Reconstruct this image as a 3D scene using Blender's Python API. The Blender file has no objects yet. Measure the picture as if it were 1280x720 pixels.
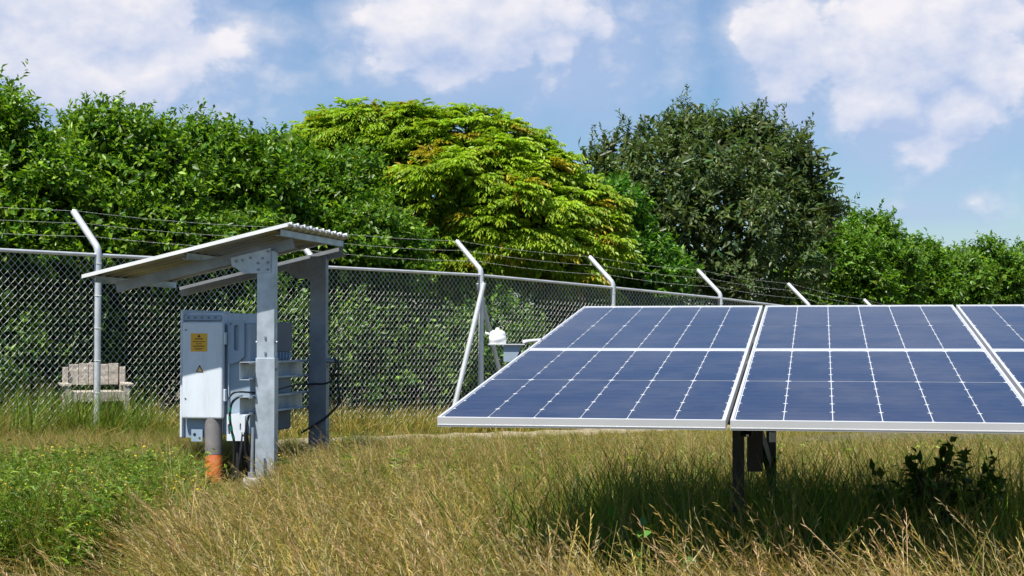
import bpy, bmesh, math, random
import numpy as np
from mathutils import Vector, Matrix, Euler
from mathutils.geometry import tessellate_polygon

random.seed(7)
rng = np.random.default_rng(11)
scene = bpy.context.scene
COL = scene.collection
R = math.radians

# ------------------------------------------------------------------ camera
EYE = 1.35
F = 1900.0                      # focal length in photo pixels (1280 wide)
YH = 420.0                      # horizon row in the photo
cd = bpy.data.cameras.new("camera")
cam = bpy.data.objects.new("camera", cd)
COL.objects.link(cam)
cam.location = (0, 0, EYE)
cam.rotation_euler = (R(90) + math.atan((YH - 360) / F), 0, 0)
cd.sensor_width = 36.0
cd.lens = F / 1280 * 36.0
cd.clip_start = 0.05
cd.clip_end = 3000
scene.camera = cam

# ------------------------------------------------------------------ light
SUN_EL = R(63)
SUN_AZ = math.atan2(-0.55, -0.835)       # from +Y towards +X
to_sun = Vector((math.sin(SUN_AZ) * math.cos(SUN_EL), math.cos(SUN_AZ) * math.cos(SUN_EL), math.sin(SUN_EL)))
ld = bpy.data.lights.new("sun", 'SUN')
ld.energy = 5.0
ld.angle = R(0.55)
ld.color = (1.0, 0.955, 0.87)
sun = bpy.data.objects.new("sun", ld)
COL.objects.link(sun)
sun.rotation_euler = (-to_sun).to_track_quat('-Z', 'Y').to_euler()
sun.location = to_sun * 60

vs = scene.view_settings
vs.view_transform = 'Standard'
vs.look = 'None'
vs.exposure = 0.62
vs.gamma = 1.0
vs.use_curve_mapping = False
try:
    scene.cycles.use_denoising = True
    scene.cycles.max_bounces = 8
    scene.cycles.transparent_max_bounces = 12
    scene.cycles.sample_clamp_indirect = 6.0
except Exception:
    pass

# ------------------------------------------------------------------ world: clear-air sky with cumulus
world = bpy.data.worlds.new("World")
scene.world = world
world.use_nodes = True
wt = world.node_tree
wt.nodes.clear()
WN, WL = wt.nodes, wt.links


def wnode(t, **kw):
    n = WN.new(t)
    for k, v in kw.items():
        setattr(n, k, v)
    return n


def wmath(op, a, b=None, c=None, clamp=False):
    n = wnode('ShaderNodeMath', operation=op, use_clamp=clamp)
    for i, s in enumerate((a, b, c)):
        if s is None:
            continue
        if isinstance(s, (int, float)):
            n.inputs[i].default_value = s
        else:
            WL.new(s, n.inputs[i])
    return n.outputs[0]


def wdot(vec, v):
    n = wnode('ShaderNodeVectorMath', operation='DOT_PRODUCT')
    WL.new(vec, n.inputs[0])
    n.inputs[1].default_value = v
    return n.outputs['Value']


SKY_STRENGTH = 0.07
sky = wnode('ShaderNodeTexSky', sky_type='NISHITA')
sky.sun_disc = False
sky.sun_elevation = SUN_EL
sky.sun_rotation = SUN_AZ % (2 * math.pi)
sky.altitude = 0
sky.air_density = 1.0
sky.dust_density = 0.6
sky.ozone_density = 3.5
tc = wnode('ShaderNodeTexCoord')
DIR = tc.outputs['Generated']


def sky_dir(px, py):
    return Vector(((px - 640) / F, 1.0, (YH - py) / F)).normalized()


def fbm(offset, scale, detail, rough):
    mp = wnode('ShaderNodeMapping')
    mp.inputs['Location'].default_value = offset
    mp.inputs['Scale'].default_value = (1.0, 1.0, 1.45)
    WL.new(DIR, mp.inputs['Vector'])
    nz = wnode('ShaderNodeTexNoise')
    nz.inputs['Scale'].default_value = scale
    nz.inputs['Detail'].default_value = detail
    nz.inputs['Roughness'].default_value = rough
    WL.new(mp.outputs[0], nz.inputs['Vector'])
    return nz.outputs['Fac']


# cloud masses: centre (photo pixels -> direction), angular half sizes, weight
CLOUDS = [(90, 45, 185, 75, 1.0), (60, 120, 150, 60, .55), (235, 100, 80, 60, .42), (345, 70, 42, 30, .50), (250, 140, 48, 30, .68),
          (590, 35, 130, 75, 1.0), (720, 60, 120, 80, .85), (640, 140, 200, 45, .36),
          (985, 85, 60, 85, .88), (1150, 70, 105, 110, 1.0), (1235, 15, 75, 40, .95),
          (1275, 135, 30, 24, .6), (1097, 193, 24, 15, .72), (1205, 170, 60, 26, .5),
          (1150, 264, 75, 15, .62), (1228, 252, 28, 20, .58), (1050, 140, 120, 110, .40), (900, 190, 130, 60, .20),
          (1120, 320, 200, 40, .25), (440, 108, 30, 16, .5)]
mass = None
vert = None
for (px, py, rx, ry, w) in CLOUDS:
    d = sky_dir(px, py)
    right = Vector((d.y, -d.x, 0)).normalized()
    up = right.cross(d).normalized()
    a = wdot(DIR, right / (rx * 1.38 / F))
    b = wdot(DIR, up / (ry * 1.38 / F))
    rr = wmath('ADD', wmath('MULTIPLY', a, a), wmath('MULTIPLY', b, b))
    back = wmath('GREATER_THAN', wdot(DIR, d), 0.0)
    e = wmath('MULTIPLY', wmath('MULTIPLY', wmath('EXPONENT', wmath('MULTIPLY', rr, -0.75)), w), back)
    mass = e if mass is None else wmath('MAXIMUM', mass, e)
    vb = wmath('MULTIPLY', e, b)
    vert = vb if vert is None else wmath('ADD', vert, vb)
# fair-weather cumulus over the rest; unseen cover overhead shaped for the panels' reflections
wide = fbm((3.1, 1.7, 0.4), 3.2, 3.0, 0.5)
front = wmath('MULTIPLY_ADD', wdot(DIR, Vector((0, 1, 0.05)).normalized()), 8.0, -6.9, clamp=True)   # inside the masses given above
above = wmath('MULTIPLY_ADD', wdot(DIR, Vector((0, 0, 1))), 12.0, -2.6, clamp=True)
rest = wmath('MULTIPLY', wmath('MULTIPLY_ADD', wide, 5.0, -2.9, clamp=True), wmath('MAXIMUM', above, wmath('SUBTRACT', 1.0, front)))
mass = wmath('MAXIMUM', mass, rest)


def billow(f):
    return wmath('ABSOLUTE', wmath('MULTIPLY_ADD', f, 2.0, -1.0))


def puffs(dx, dz):
    a_ = fbm((0.3 + dx, 0.2, 5.0 + dz), 7.0, 6.0, 0.52)
    b_ = billow(fbm((4.1 + dx, 1.2, 2.0 + dz), 15.0, 8.0, 0.54))
    return wmath('ADD', wmath('MULTIPLY_ADD', a_, 1.15, -0.575), wmath('MULTIPLY_ADD', b_, 0.62, -0.14))


n1 = puffs(0.0, 0.0)
n2 = puffs(-0.010, 0.022)            # the same billows a step towards the sun, for their lit side
dens = wmath('ADD', mass, n1)
mr = wnode('ShaderNodeMapRange', interpolation_type='SMOOTHSTEP')
mr.inputs['From Min'].default_value = 0.40
mr.inputs['From Max'].default_value = 0.66
WL.new(dens, mr.inputs['Value'])
veil = wnode('ShaderNodeMapRange', interpolation_type='SMOOTHSTEP')
veil.inputs['From Min'].default_value = -0.05
veil.inputs['From Max'].default_value = 0.70
WL.new(wmath('ADD', mass, wmath('MULTIPLY', n1, 0.55)), veil.inputs['Value'])
cover = wmath('MAXIMUM', wmath('MULTIPLY', mr.outputs['Result'], 0.94), wmath('MULTIPLY', veil.outputs['Result'], 0.74))
lit = wmath('ADD', wmath('MULTIPLY_ADD', mr.outputs['Result'], 0.40, 0.08), wmath('ADD', wmath('MULTIPLY', wmath('SUBTRACT', n1, n2), 1.9), wmath('MULTIPLY', vert, 0.34)), clamp=True)
cmix = wnode('ShaderNodeMix', data_type='RGBA')
cmix.inputs['A'].default_value = (4.3, 5.3, 7.6, 1)
cmix.inputs['B'].default_value = (9.0, 8.65, 8.9, 1)
WL.new(lit, cmix.inputs['Factor'])
smix = wnode('ShaderNodeMix', data_type='RGBA')
WL.new(cover, smix.inputs['Factor'])
hs = wnode('ShaderNodeHueSaturation')
hs.inputs['Saturation'].default_value = 1.24
hs.inputs['Value'].default_value = 1.12
WL.new(sky.outputs['Color'], hs.inputs['Color'])
WL.new(hs.outputs['Color'], smix.inputs['A'])
WL.new(cmix.outputs['Result'], smix.inputs['B'])
bg = wnode('ShaderNodeBackground')
bg.inputs['Strength'].default_value = SKY_STRENGTH
WL.new(smix.outputs['Result'], bg.inputs['Color'])
wo = wnode('ShaderNodeOutputWorld')
WL.new(bg.outputs[0], wo.inputs['Surface'])

# ------------------------------------------------------------------ geometry of the place
FD = Vector((0.634, 0.773))          # along the fence, to the right and away
FN = Vector((-0.773, 0.634))         # outward from the fence
F0 = Vector((-4.226, 15.5))          # first post in view
UK = [-60, -6, 0, 3, 6, 9, 12, 15, 18, 24, 60, 400]
ZK = [.3, .28, .22, .16, .07, -.01, -.11, -.25, -.45, -.75, -1.2, -1.5]


def smooth01(x):
    x = np.clip(x, 0, 1)
    return x * x * (3 - 2 * x)


def gz(x, y):
    u = (x - F0.x) * FD.x + (y - F0.y) * FD.y
    v = (x - F0.x) * FN.x + (y - F0.y) * FN.y
    return np.interp(u, UK, ZK) * smooth01((v + 6.5) / 6.0)


def ground(x, y):
    return float(gz(np.array(x), np.array(y)))


def fence_pt(u, v=0.0):
    return Vector((F0.x + FD.x * u + FN.x * v, F0.y + FD.y * u + FN.y * v))


def at(px, py, Z):
    return Vector(((px - 640) / F * Z, Z, EYE + (YH - py) / F * Z))


# ------------------------------------------------------------------ materials
def new_mat(name):
    m = bpy.data.materials.new(name)
    m.use_nodes = True
    return m, m.node_tree.nodes, m.node_tree.links, m.node_tree.nodes['Principled BSDF']


def mat(name, col, rough=0.5, metal=0.0, var=0.15, scale=6.0, detail=6.0, bump=0.0, bscale=None, tint=None, tint_scale=2.0,
        tint_amt=0.5, stretch=(1, 1, 1), spec=0.5):
    m, N, L, P = new_mat(name)
    t = N.new('ShaderNodeTexCoord')
    mp = N.new('ShaderNodeMapping')
    mp.inputs['Scale'].default_value = stretch
    L.new(t.outputs['Object'], mp.inputs[0])
    nz = N.new('ShaderNodeTexNoise')
    nz.inputs['Scale'].default_value = scale
    nz.inputs['Detail'].default_value = detail
    L.new(mp.outputs[0], nz.inputs['Vector'])
    rp = N.new('ShaderNodeValToRGB')
    rp.color_ramp.elements[0].position = 0.28
    rp.color_ramp.elements[1].position = 0.72
    lo = [max(0, c * (1 - var)) for c in col]
    hi = [min(1, c * (1 + var)) for c in col]
    rp.color_ramp.elements[0].color = (*lo, 1)
    rp.color_ramp.elements[1].color = (*hi, 1)
    L.new(nz.outputs['Fac'], rp.inputs[0])
    out = rp.outputs[0]
    if tint:
        n2 = N.new('ShaderNodeTexNoise')
        n2.inputs['Scale'].default_value = tint_scale
        n2.inputs['Detail'].default_value = 8
        n2.inputs['Roughness'].default_value = .65
        L.new(mp.outputs[0], n2.inputs['Vector'])
        r2 = N.new('ShaderNodeValToRGB')
        r2.color_ramp.elements[0].position = 0.5
        r2.color_ramp.elements[1].position = 0.72
        r2.color_ramp.elements[0].color = (0, 0, 0, 1)
        r2.color_ramp.elements[1].color = (tint_amt,) * 3 + (1,)
        L.new(n2.outputs['Fac'], r2.inputs[0])
        mx = N.new('ShaderNodeMix')
        mx.data_type = 'RGBA'
        L.new(r2.outputs[0], mx.inputs['Factor'])
        L.new(out, mx.inputs['A'])
        mx.inputs['B'].default_value = (*tint, 1)
        out = mx.outputs['Result']
    L.new(out, P.inputs['Base Color'])
    P.inputs['Roughness'].default_value = rough
    P.inputs['Metallic'].default_value = metal
    P.inputs['Specular IOR Level'].default_value = spec
    if bump:
        nb = N.new('ShaderNodeTexNoise')
        nb.inputs['Scale'].default_value = bscale or scale * 4
        nb.inputs['Detail'].default_value = 6
        L.new(mp.outputs[0], nb.inputs['Vector'])
        bp = N.new('ShaderNodeBump')
        bp.inputs['Strength'].default_value = bump
        bp.inputs['Distance'].default_value = 0.01
        L.new(nb.outputs['Fac'], bp.inputs['Height'])
        L.new(bp.outputs[0], P.inputs['Normal'])
    return m


def leaf_mat(name, rough=0.4, trans=0.3, spec=0.5, warm=(1.25, 1.35, 0.6)):
    m, N, L, P = new_mat(name)
    a = N.new('ShaderNodeAttribute')
    a.attribute_name = 'Col'
    L.new(a.outputs['Color'], P.inputs['Base Color'])
    P.inputs['Roughness'].default_value = rough
    P.inputs['Specular IOR Level'].default_value = spec
    tr = N.new('ShaderNodeBsdfTranslucent')
    mu = N.new('ShaderNodeMix')
    mu.data_type = 'RGBA'
    mu.blend_type = 'MULTIPLY'
    mu.inputs['Factor'].default_value = 1
    L.new(a.outputs['Color'], mu.inputs['A'])
    mu.inputs['B'].default_value = (*warm, 1)
    L.new(mu.outputs['Result'], tr.inputs['Color'])
    mx = N.new('ShaderNodeMixShader')
    mx.inputs[0].default_value = trans
    L.new(P.outputs[0], mx.inputs[1])
    L.new(tr.outputs[0], mx.inputs[2])
    L.new(mx.outputs[0], N['Material Output'].inputs['Surface'])
    return m


M = {}
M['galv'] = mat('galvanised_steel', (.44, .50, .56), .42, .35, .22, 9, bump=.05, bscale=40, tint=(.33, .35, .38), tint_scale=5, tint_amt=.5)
M['galv_dark'] = mat('darker_galvanised_steel', (.27, .30, .34), .5, .35, .22, 7, bump=.05, bscale=40, tint=(.22, .22, .22), tint_scale=4, tint_amt=.5)  # darker steel tone for rear post, rafters and small fittings
M['fence_tube'] = mat('fence_tube_zinc', (.60, .62, .64), .36, .3, .14, 5, tint=(.42, .43, .43), tint_scale=3, tint_amt=.5)
M['wire'] = mat('fence_wire_zinc', (.78, .80, .77), .6, 0, .12, 2, spec=.25)
M['barb'] = mat('barbed_wire_steel', (.55, .57, .52), .55, 0, .2, 8)
M['roof'] = mat('zinc_roof_sheet', (.36, .35, .33), .42, .45, .2, 4, tint=(.30, .25, .19), tint_scale=3, tint_amt=.5)  # zinc darkened to paint in the shaded underside
M['roof_edge'] = mat('roof_edge_zinc', (.80, .80, .80), .4, .1, .08, 6)  # near-white zinc paints the sunlit edge and rib ends
M['alu'] = mat('anodised_aluminium', (.66, .67, .69), .38, .25, .05, 3)
M['white'] = mat('light_grey_powder_coat', (.66, .72, .79), .42, 0, .05, 3, tint=(.46, .47, .46), tint_scale=3.5, tint_amt=.45, stretch=(3, 3, .6))
M['grey_case'] = mat('grey_cast_case', (.30, .39, .49), .5, 0, .10, 4, tint=(.22, .24, .26), tint_scale=4, tint_amt=.4)
M['dark_case'] = mat('dark_grey_case', (.16, .18, .21), .55, 0, .12, 4)
M['black'] = mat('black_plastic', (.018, .018, .02), .5, 0, .2, 6)
M['green_tape'] = mat('green_cable_sleeve', (.02, .22, .13), .5, 0, .2, 6)
M['amber'] = mat('amber_label', (.80, .42, .02), .5, 0, .05, 6)
M['amber_pale'] = mat('pale_orange_label', (.85, .55, .22), .5, 0, .05, 6)
M['print'] = mat('black_print', (.03, .02, .015), .6, 0, .1, 6)
M['pvc'] = mat('grey_plastic_pipe', (.17, .16, .16), .6, 0, .15, 5, tint=(.34, .32, .29), tint_scale=5, tint_amt=.6)
M['orange'] = mat('orange_plastic_pipe', (.68, .14, .025), .6, 0, .18, 9, tint=(.50, .30, .18), tint_scale=7, tint_amt=.7)
M['shade_dark_steel'] = mat('shade_dark_rusty_steel', (.045, .042, .042), .6, .2, .3, 8, tint=(.08, .055, .04), tint_scale=5)  # base blackened as painted shadow of the panels, plus brown rust tint
M['concrete'] = mat('concrete', (.40, .38, .35), .85, 0, .2, 8, bump=.3)
M['sensor_white'] = mat('white_plastic', (.85, .85, .83), .45, 0, .03, 5)
M['wood'] = mat('weathered_wood', (.44, .39, .335), .85, 0, .4, 7, bump=.3, stretch=(1, 6, 6), tint=(.46, .40, .34), tint_scale=5, tint_amt=.6)
M['bark'] = mat('bark', (.10, .08, .06), .9, 0, .35, 9, bump=.6, stretch=(3, 3, .6))
M['backsheet'] = mat('white_backsheet', (.56, .58, .62), .35, 0, .03, 4)
M['dirt'] = mat('pale_dry_dirt', (.33, .275, .19), .95, 0, .2, 3, bump=.5, tint=(.22, .19, .10), tint_scale=1.3, tint_amt=.8)
M['ground'] = mat('field_soil', (.10, .085, .045), .95, 0, .3, 1.5, bump=.5, tint=(.17, .14, .06), tint_scale=1.0, tint_amt=.8)
M['leaf'] = leaf_mat('glossy_leaf', .40, .36, .38)
M['soft_leaf'] = leaf_mat('soft_leaf', .48, .38, .4)
M['grass'] = leaf_mat('grass_blade', .5, .30, .35, (1.15, 1.15, .7))


def cell_material():
    m, N, L, P = new_mat('solar_cell_silicon')
    t = N.new('ShaderNodeTexCoord')
    oi = N.new('ShaderNodeObjectInfo')
    w = N.new('ShaderNodeTexWave')
    w.wave_type = 'BANDS'
    w.bands_direction = 'Y'
    w.inputs['Scale'].default_value = 38
    L.new(t.outputs['Object'], w.inputs['Vector'])
    mx = N.new('ShaderNodeMix')
    mx.data_type = 'RGBA'
    mx.inputs['A'].default_value = (.014, .019, .052, 1)
    mx.inputs['B'].default_value = (.020, .026, .066, 1)
    ad = N.new('ShaderNodeMath')
    ad.operation = 'MULTIPLY_ADD'
    L.new(oi.outputs['Random'], ad.inputs[0])
    ad.inputs[1].default_value = .55
    L.new(w.outputs['Fac'], ad.inputs[2])
    L.new(ad.outputs[0], mx.inputs['Factor'])
    ge = N.new('ShaderNodeNewGeometry')           # thin film of dust over the glass
    dn = N.new('ShaderNodeTexNoise')
    dn.inputs['Scale'].default_value = 2.6
    dn.inputs['Detail'].default_value = 9
    dn.inputs['Roughness'].default_value = .68
    L.new(ge.outputs['Position'], dn.inputs['Vector'])
    dr = N.new('ShaderNodeMapRange')
    dr.inputs['From Min'].default_value = .42
    dr.inputs['From Max'].default_value = .75
    dr.inputs['To Max'].default_value = .13
    L.new(dn.outputs['Fac'], dr.inputs['Value'])
    dm = N.new('ShaderNodeMix')
    dm.data_type = 'RGBA'
    L.new(dr.outputs['Result'], dm.inputs['Factor'])
    L.new(mx.outputs['Result'], dm.inputs['A'])
    dm.inputs['B'].default_value = (.36, .33, .30, 1)
    L.new(dm.outputs['Result'], P.inputs['Base Color'])
    rr_ = N.new('ShaderNodeMapRange')
    rr_.inputs['To Min'].default_value = .05
    rr_.inputs['To Max'].default_value = .16
    L.new(dn.outputs['Fac'], rr_.inputs['Value'])
    L.new(rr_.outputs['Result'], P.inputs['Coat Roughness'])
    P.inputs['Roughness'].default_value = .35
    P.inputs['Coat Weight'].default_value = .6
    P.inputs['Coat Roughness'].default_value = .08
    P.inputs['Specular IOR Level'].default_value = .12
    P.inputs['Coat IOR'].default_value = 1.24
    return m


M['cell'] = cell_material()


# ------------------------------------------------------------------ mesh helpers
def link(o, parent=None):
    COL.objects.link(o)
    if parent is not None:
        o.parent = parent
    return o


def tag(o, label=None, cat=None, group=None, kind=None):
    if label:
        o['label'] = label
    if cat:
        o['category'] = cat
    if group:
        o['group'] = group
    if kind:
        o['kind'] = kind
    return o


def empty(name, loc, rot=(0, 0, 0), label=None, cat=None, group=None):
    o = bpy.data.objects.new(name, None)
    o.empty_display_size = 0.1
    o.location = loc
    o.rotation_euler = rot
    COL.objects.link(o)
    return tag(o, label, cat, group)


class MB:
    """collects shapes, builds ONE mesh object"""

    def __init__(self):
        self.v, self.f, self.s = [], [], []

    def add(self, verts, faces, smooth=False):
        b = len(self.v)
        self.v += [tuple(p) for p in verts]
        self.f += [tuple(i + b for i in f) for f in faces]
        self.s += [smooth] * len(faces)
        return self

    def box(self, lo, hi, rot=None):
        (a, b, c), (d, e, f) = lo, hi
        vs_ = [(a, b, c), (d, b, c), (d, e, c), (a, e, c), (a, b, f), (d, b, f), (d, e, f), (a, e, f)]
        if rot is not None:
            ce = Vector(((a + d) / 2, (b + e) / 2, (c + f) / 2))
            vs_ = [ce + rot @ (Vector(p) - ce) for p in vs_]
        return self.add(vs_, [(0, 3, 2, 1), (4, 5, 6, 7), (0, 1, 5, 4), (1, 2, 6, 5), (2, 3, 7, 6), (3, 0, 4, 7)])

    def bar(self, p, q, w, h, up=(0, 0, 1)):
        """rectangular bar from p to q; w across, h along up"""
        p, q = Vector(p), Vector(q)
        d = (q - p).normalized()
        x = d.cross(Vector(up)).normalized()
        y = x.cross(d).normalized()
        vs_ = [e + x * (sx * w / 2) + y * (sy * h / 2) for e in (p, q) for sx, sy in ((-1, -1), (1, -1), (1, 1), (-1, 1))]
        return self.add(vs_, [(0, 1, 2, 3), (7, 6, 5, 4), (0, 4, 5, 1), (1, 5, 6, 2), (2, 6, 7, 3), (3, 7, 4, 0)])

    def tube(self, pts, r, n=8, cap=True, smooth=True):
        pts = [Vector(p) for p in pts]
        rs = r if isinstance(r, (list, tuple)) else [r] * len(pts)
        ref = None
        vs_, fs = [], []
        for i, p in enumerate(pts):
            d = (pts[min(i + 1, len(pts) - 1)] - pts[max(i - 1, 0)])
            d = d.normalized() if d.length > 1e-9 else Vector((0, 0, 1))
            if ref is None:
                ref = Vector((1, 0, 0)) if abs(d.x) < .8 else Vector((0, 1, 0))
            x = (ref - d * ref.dot(d)).normalized()
            ref = x
            y = d.cross(x)
            for k in range(n):
                a = 2 * math.pi * k / n
                vs_.append(p + (x * math.cos(a) + y * math.sin(a)) * rs[i])
        for i in range(len(pts) - 1):
            for k in range(n):
                k2 = (k + 1) % n
                fs.append((i * n + k, i * n + k2, (i + 1) * n + k2, (i + 1) * n + k))
        self.add(vs_, fs, smooth)
        if cap:
            self.add(vs_[:n], [tuple(reversed(range(n)))])
            self.add(vs_[-n:], [tuple(range(n))])
        return self

    def channel(self, p, q, w, h, t, open_dir, lips=0.0):
        """C channel from p to q: web h tall across axis 'b', flanges of length w towards open_dir"""
        p, q = Vector(p), Vector(q)
        d = (q - p).normalized()
        o = Vector(open_dir)
        o = (o - d * o.dot(d)).normalized()
        b = d.cross(o).normalized()
        prof = [(0, -h / 2), (w, -h / 2)]
        if lips:
            prof += [(w, -h / 2 + lips), (w - t, -h / 2 + lips)]
            prof += [(w - t, -h / 2 + t), (t, -h / 2 + t), (t, h / 2 - t), (w - t, h / 2 - t), (w - t, h / 2 - lips), (w, h / 2 - lips), (w, h / 2), (0, h / 2)]
        else:
            prof += [(w, -h / 2 + t), (t, -h / 2 + t), (t, h / 2 - t), (w, h / 2 - t), (w, h / 2), (0, h / 2)]
        return self.prism([p + o * a + b * c for a, c in prof], q - p, [(a, c, 0) for a, c in prof])

    def prism(self, ring, ext, flat=None, holes=()):
        """extrude a planar ring (with optional holes) by vector ext"""
        ring = [Vector(p) for p in ring]
        loops = [ring] + [[Vector(p) for p in h] for h in holes]
        n_tot = sum(len(l) for l in loops)
        flatl = [[Vector(p) for p in (flat or ring)]] + [[Vector(p) for p in h] for h in holes] if (flat and not holes) else loops
        tris = tessellate_polygon(flatl)
        allp = [p for l in loops for p in l]
        ext = Vector(ext)
        vs_ = allp + [p + ext for p in allp]
        fs = []
        for (a, b, c) in tris:
            nn = (allp[b] - allp[a]).cross(allp[c] - allp[a])
            if nn.dot(ext) > 0:
                a, c = c, a
            fs.append((a, b, c))
            fs.append((c + n_tot, b + n_tot, a + n_tot))
        st = 0
        for l in loops:
            m = len(l)
            for k in range(m):
                i, j = st + k, st + (k + 1) % m
                fs.append((i, j, j + n_tot, i + n_tot))
            st += m
        return self.add(vs_, fs)

    def lathe(self, c, prof, n=16, axis='Z'):
        c = Vector(c)
        vs_, fs = [], []
        for (r, z) in prof:
            for k in range(n):
                a = 2 * math.pi * k / n
                if axis == 'Z':
                    vs_.append(c + Vector((r * math.cos(a), r * math.sin(a), z)))
                else:
                    vs_.append(c + Vector((r * math.cos(a), z, r * math.sin(a))))
        for i in range(len(prof) - 1):
            for k in range(n):
                k2 = (k + 1) % n
                fs.append((i * n + k, i * n + k2, (i + 1) * n + k2, (i + 1) * n + k))
        self.add(vs_, fs, True)
        return self

    def build(self, name, m, parent=None, bevel=0.0, recalc=True, segs=2):
        me = bpy.data.meshes.new(name)
        me.from_pydata(self.v, [], self.f)
        me.polygons.foreach_set('use_smooth', self.s)
        if recalc:
            bm = bmesh.new()
            bm.from_mesh(me)
            bmesh.ops.recalc_face_normals(bm, faces=bm.faces)
            bm.to_mesh(me)
            bm.free()
        me.materials.append(m)
        o = bpy.data.objects.new(name, me)
        if bevel:
            b = o.modifiers.new('bevel', 'BEVEL')
            b.width = bevel
            b.segments = segs
            b.limit_method = 'ANGLE'
        return link(o, parent)


def part_copy(src, name, parent, loc, rot=(0, 0, 0)):
    o = src.copy()
    o.name = name
    COL.objects.link(o)
    o.parent = parent
    o.location = loc
    o.rotation_euler = rot
    return o


def stadium(cx, cz, w, h, y, n=6):
    """rounded slot outline in the xz plane at y"""
    r = w / 2
    pts = []
    for k in range(n + 1):
        a = math.pi * k / n
        pts.append((cx + r * math.cos(a), y, cz + h / 2 - r + r * math.sin(a)))
    for k in range(n + 1):
        a = math.pi + math.pi * k / n
        pts.append((cx + r * math.cos(a), y, cz - h / 2 + r + r * math.sin(a)))
    return pts


# ------------------------------------------------------------------ ground
def make_ground():
    n = 150
    t = np.linspace(-1, 1, n)
    g = np.sinh(t * 5.2) / np.sinh(5.2)
    xs = g * 900.0
    ys = 12 + g * 900.0
    X, Y = np.meshgrid(xs, ys)
    Z = gz(X, Y) + 0.02 * np.sin(X * 1.7 + Y * .8) * np.sin(Y * 1.3 - X * .5) * np.exp(-((X / 30) ** 2 + ((Y - 12) / 30) ** 2))
    verts = np.stack([X.ravel(), Y.ravel(), Z.ravel()], 1)
    faces = []
    for j in range(n - 1):
        for i in range(n - 1):
            a = j * n + i
            faces.append((a, a + 1, a + n + 1, a + n))
    me = bpy.data.meshes.new('ground')
    me.from_pydata(verts.tolist(), [], faces)
    me.polygons.foreach_set('use_smooth', [True] * len(faces))
    me.materials.append(M['ground'])
    tag(link(bpy.data.objects.new('ground', me)), kind='structure')


make_ground()


def make_path():
    us = np.arange(-12, 30, 0.25)
    vsn = np.linspace(-1.25, -0.25, 6)
    V, Fc = [], []
    for i, u in enumerate(us):
        for j, v in enumerate(vsn):
            w = v + (0.12 * math.sin(u * 2.1) + .08 * math.sin(u * 5.3 + 1) if j in (0, 5) else 0)
            p = fence_pt(u, w)
            V.append((p.x, p.y, ground(p.x, p.y) + (-.06 if j in (0, 5) else .03 + .012 * math.sin(u * 7 + j))))
    m = len(vsn)
    for i in range(len(us) - 1):
        for j in range(m - 1):
            a = i * m + j
            Fc.append((a, a + m, a + m + 1, a + 1))
    me = bpy.data.meshes.new('dirt_path')
    me.from_pydata(V, [], Fc)
    me.polygons.foreach_set('use_smooth', [True] * len(Fc))
    me.materials.append(M['dirt'])
    tag(link(bpy.data.objects.new('dirt_path', me)), kind='structure')


make_path()


# ------------------------------------------------------------------ chain-link fence
def rail_top(u):                         # height of the top rail above sea of z=0
    return float(np.interp(u, [-9, 0, 6, 9, 12, 15, 18, 24], [2.24, 2.21, 2.19, 2.10, 2.0, 1.86, 1.63, 1.15]))


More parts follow.
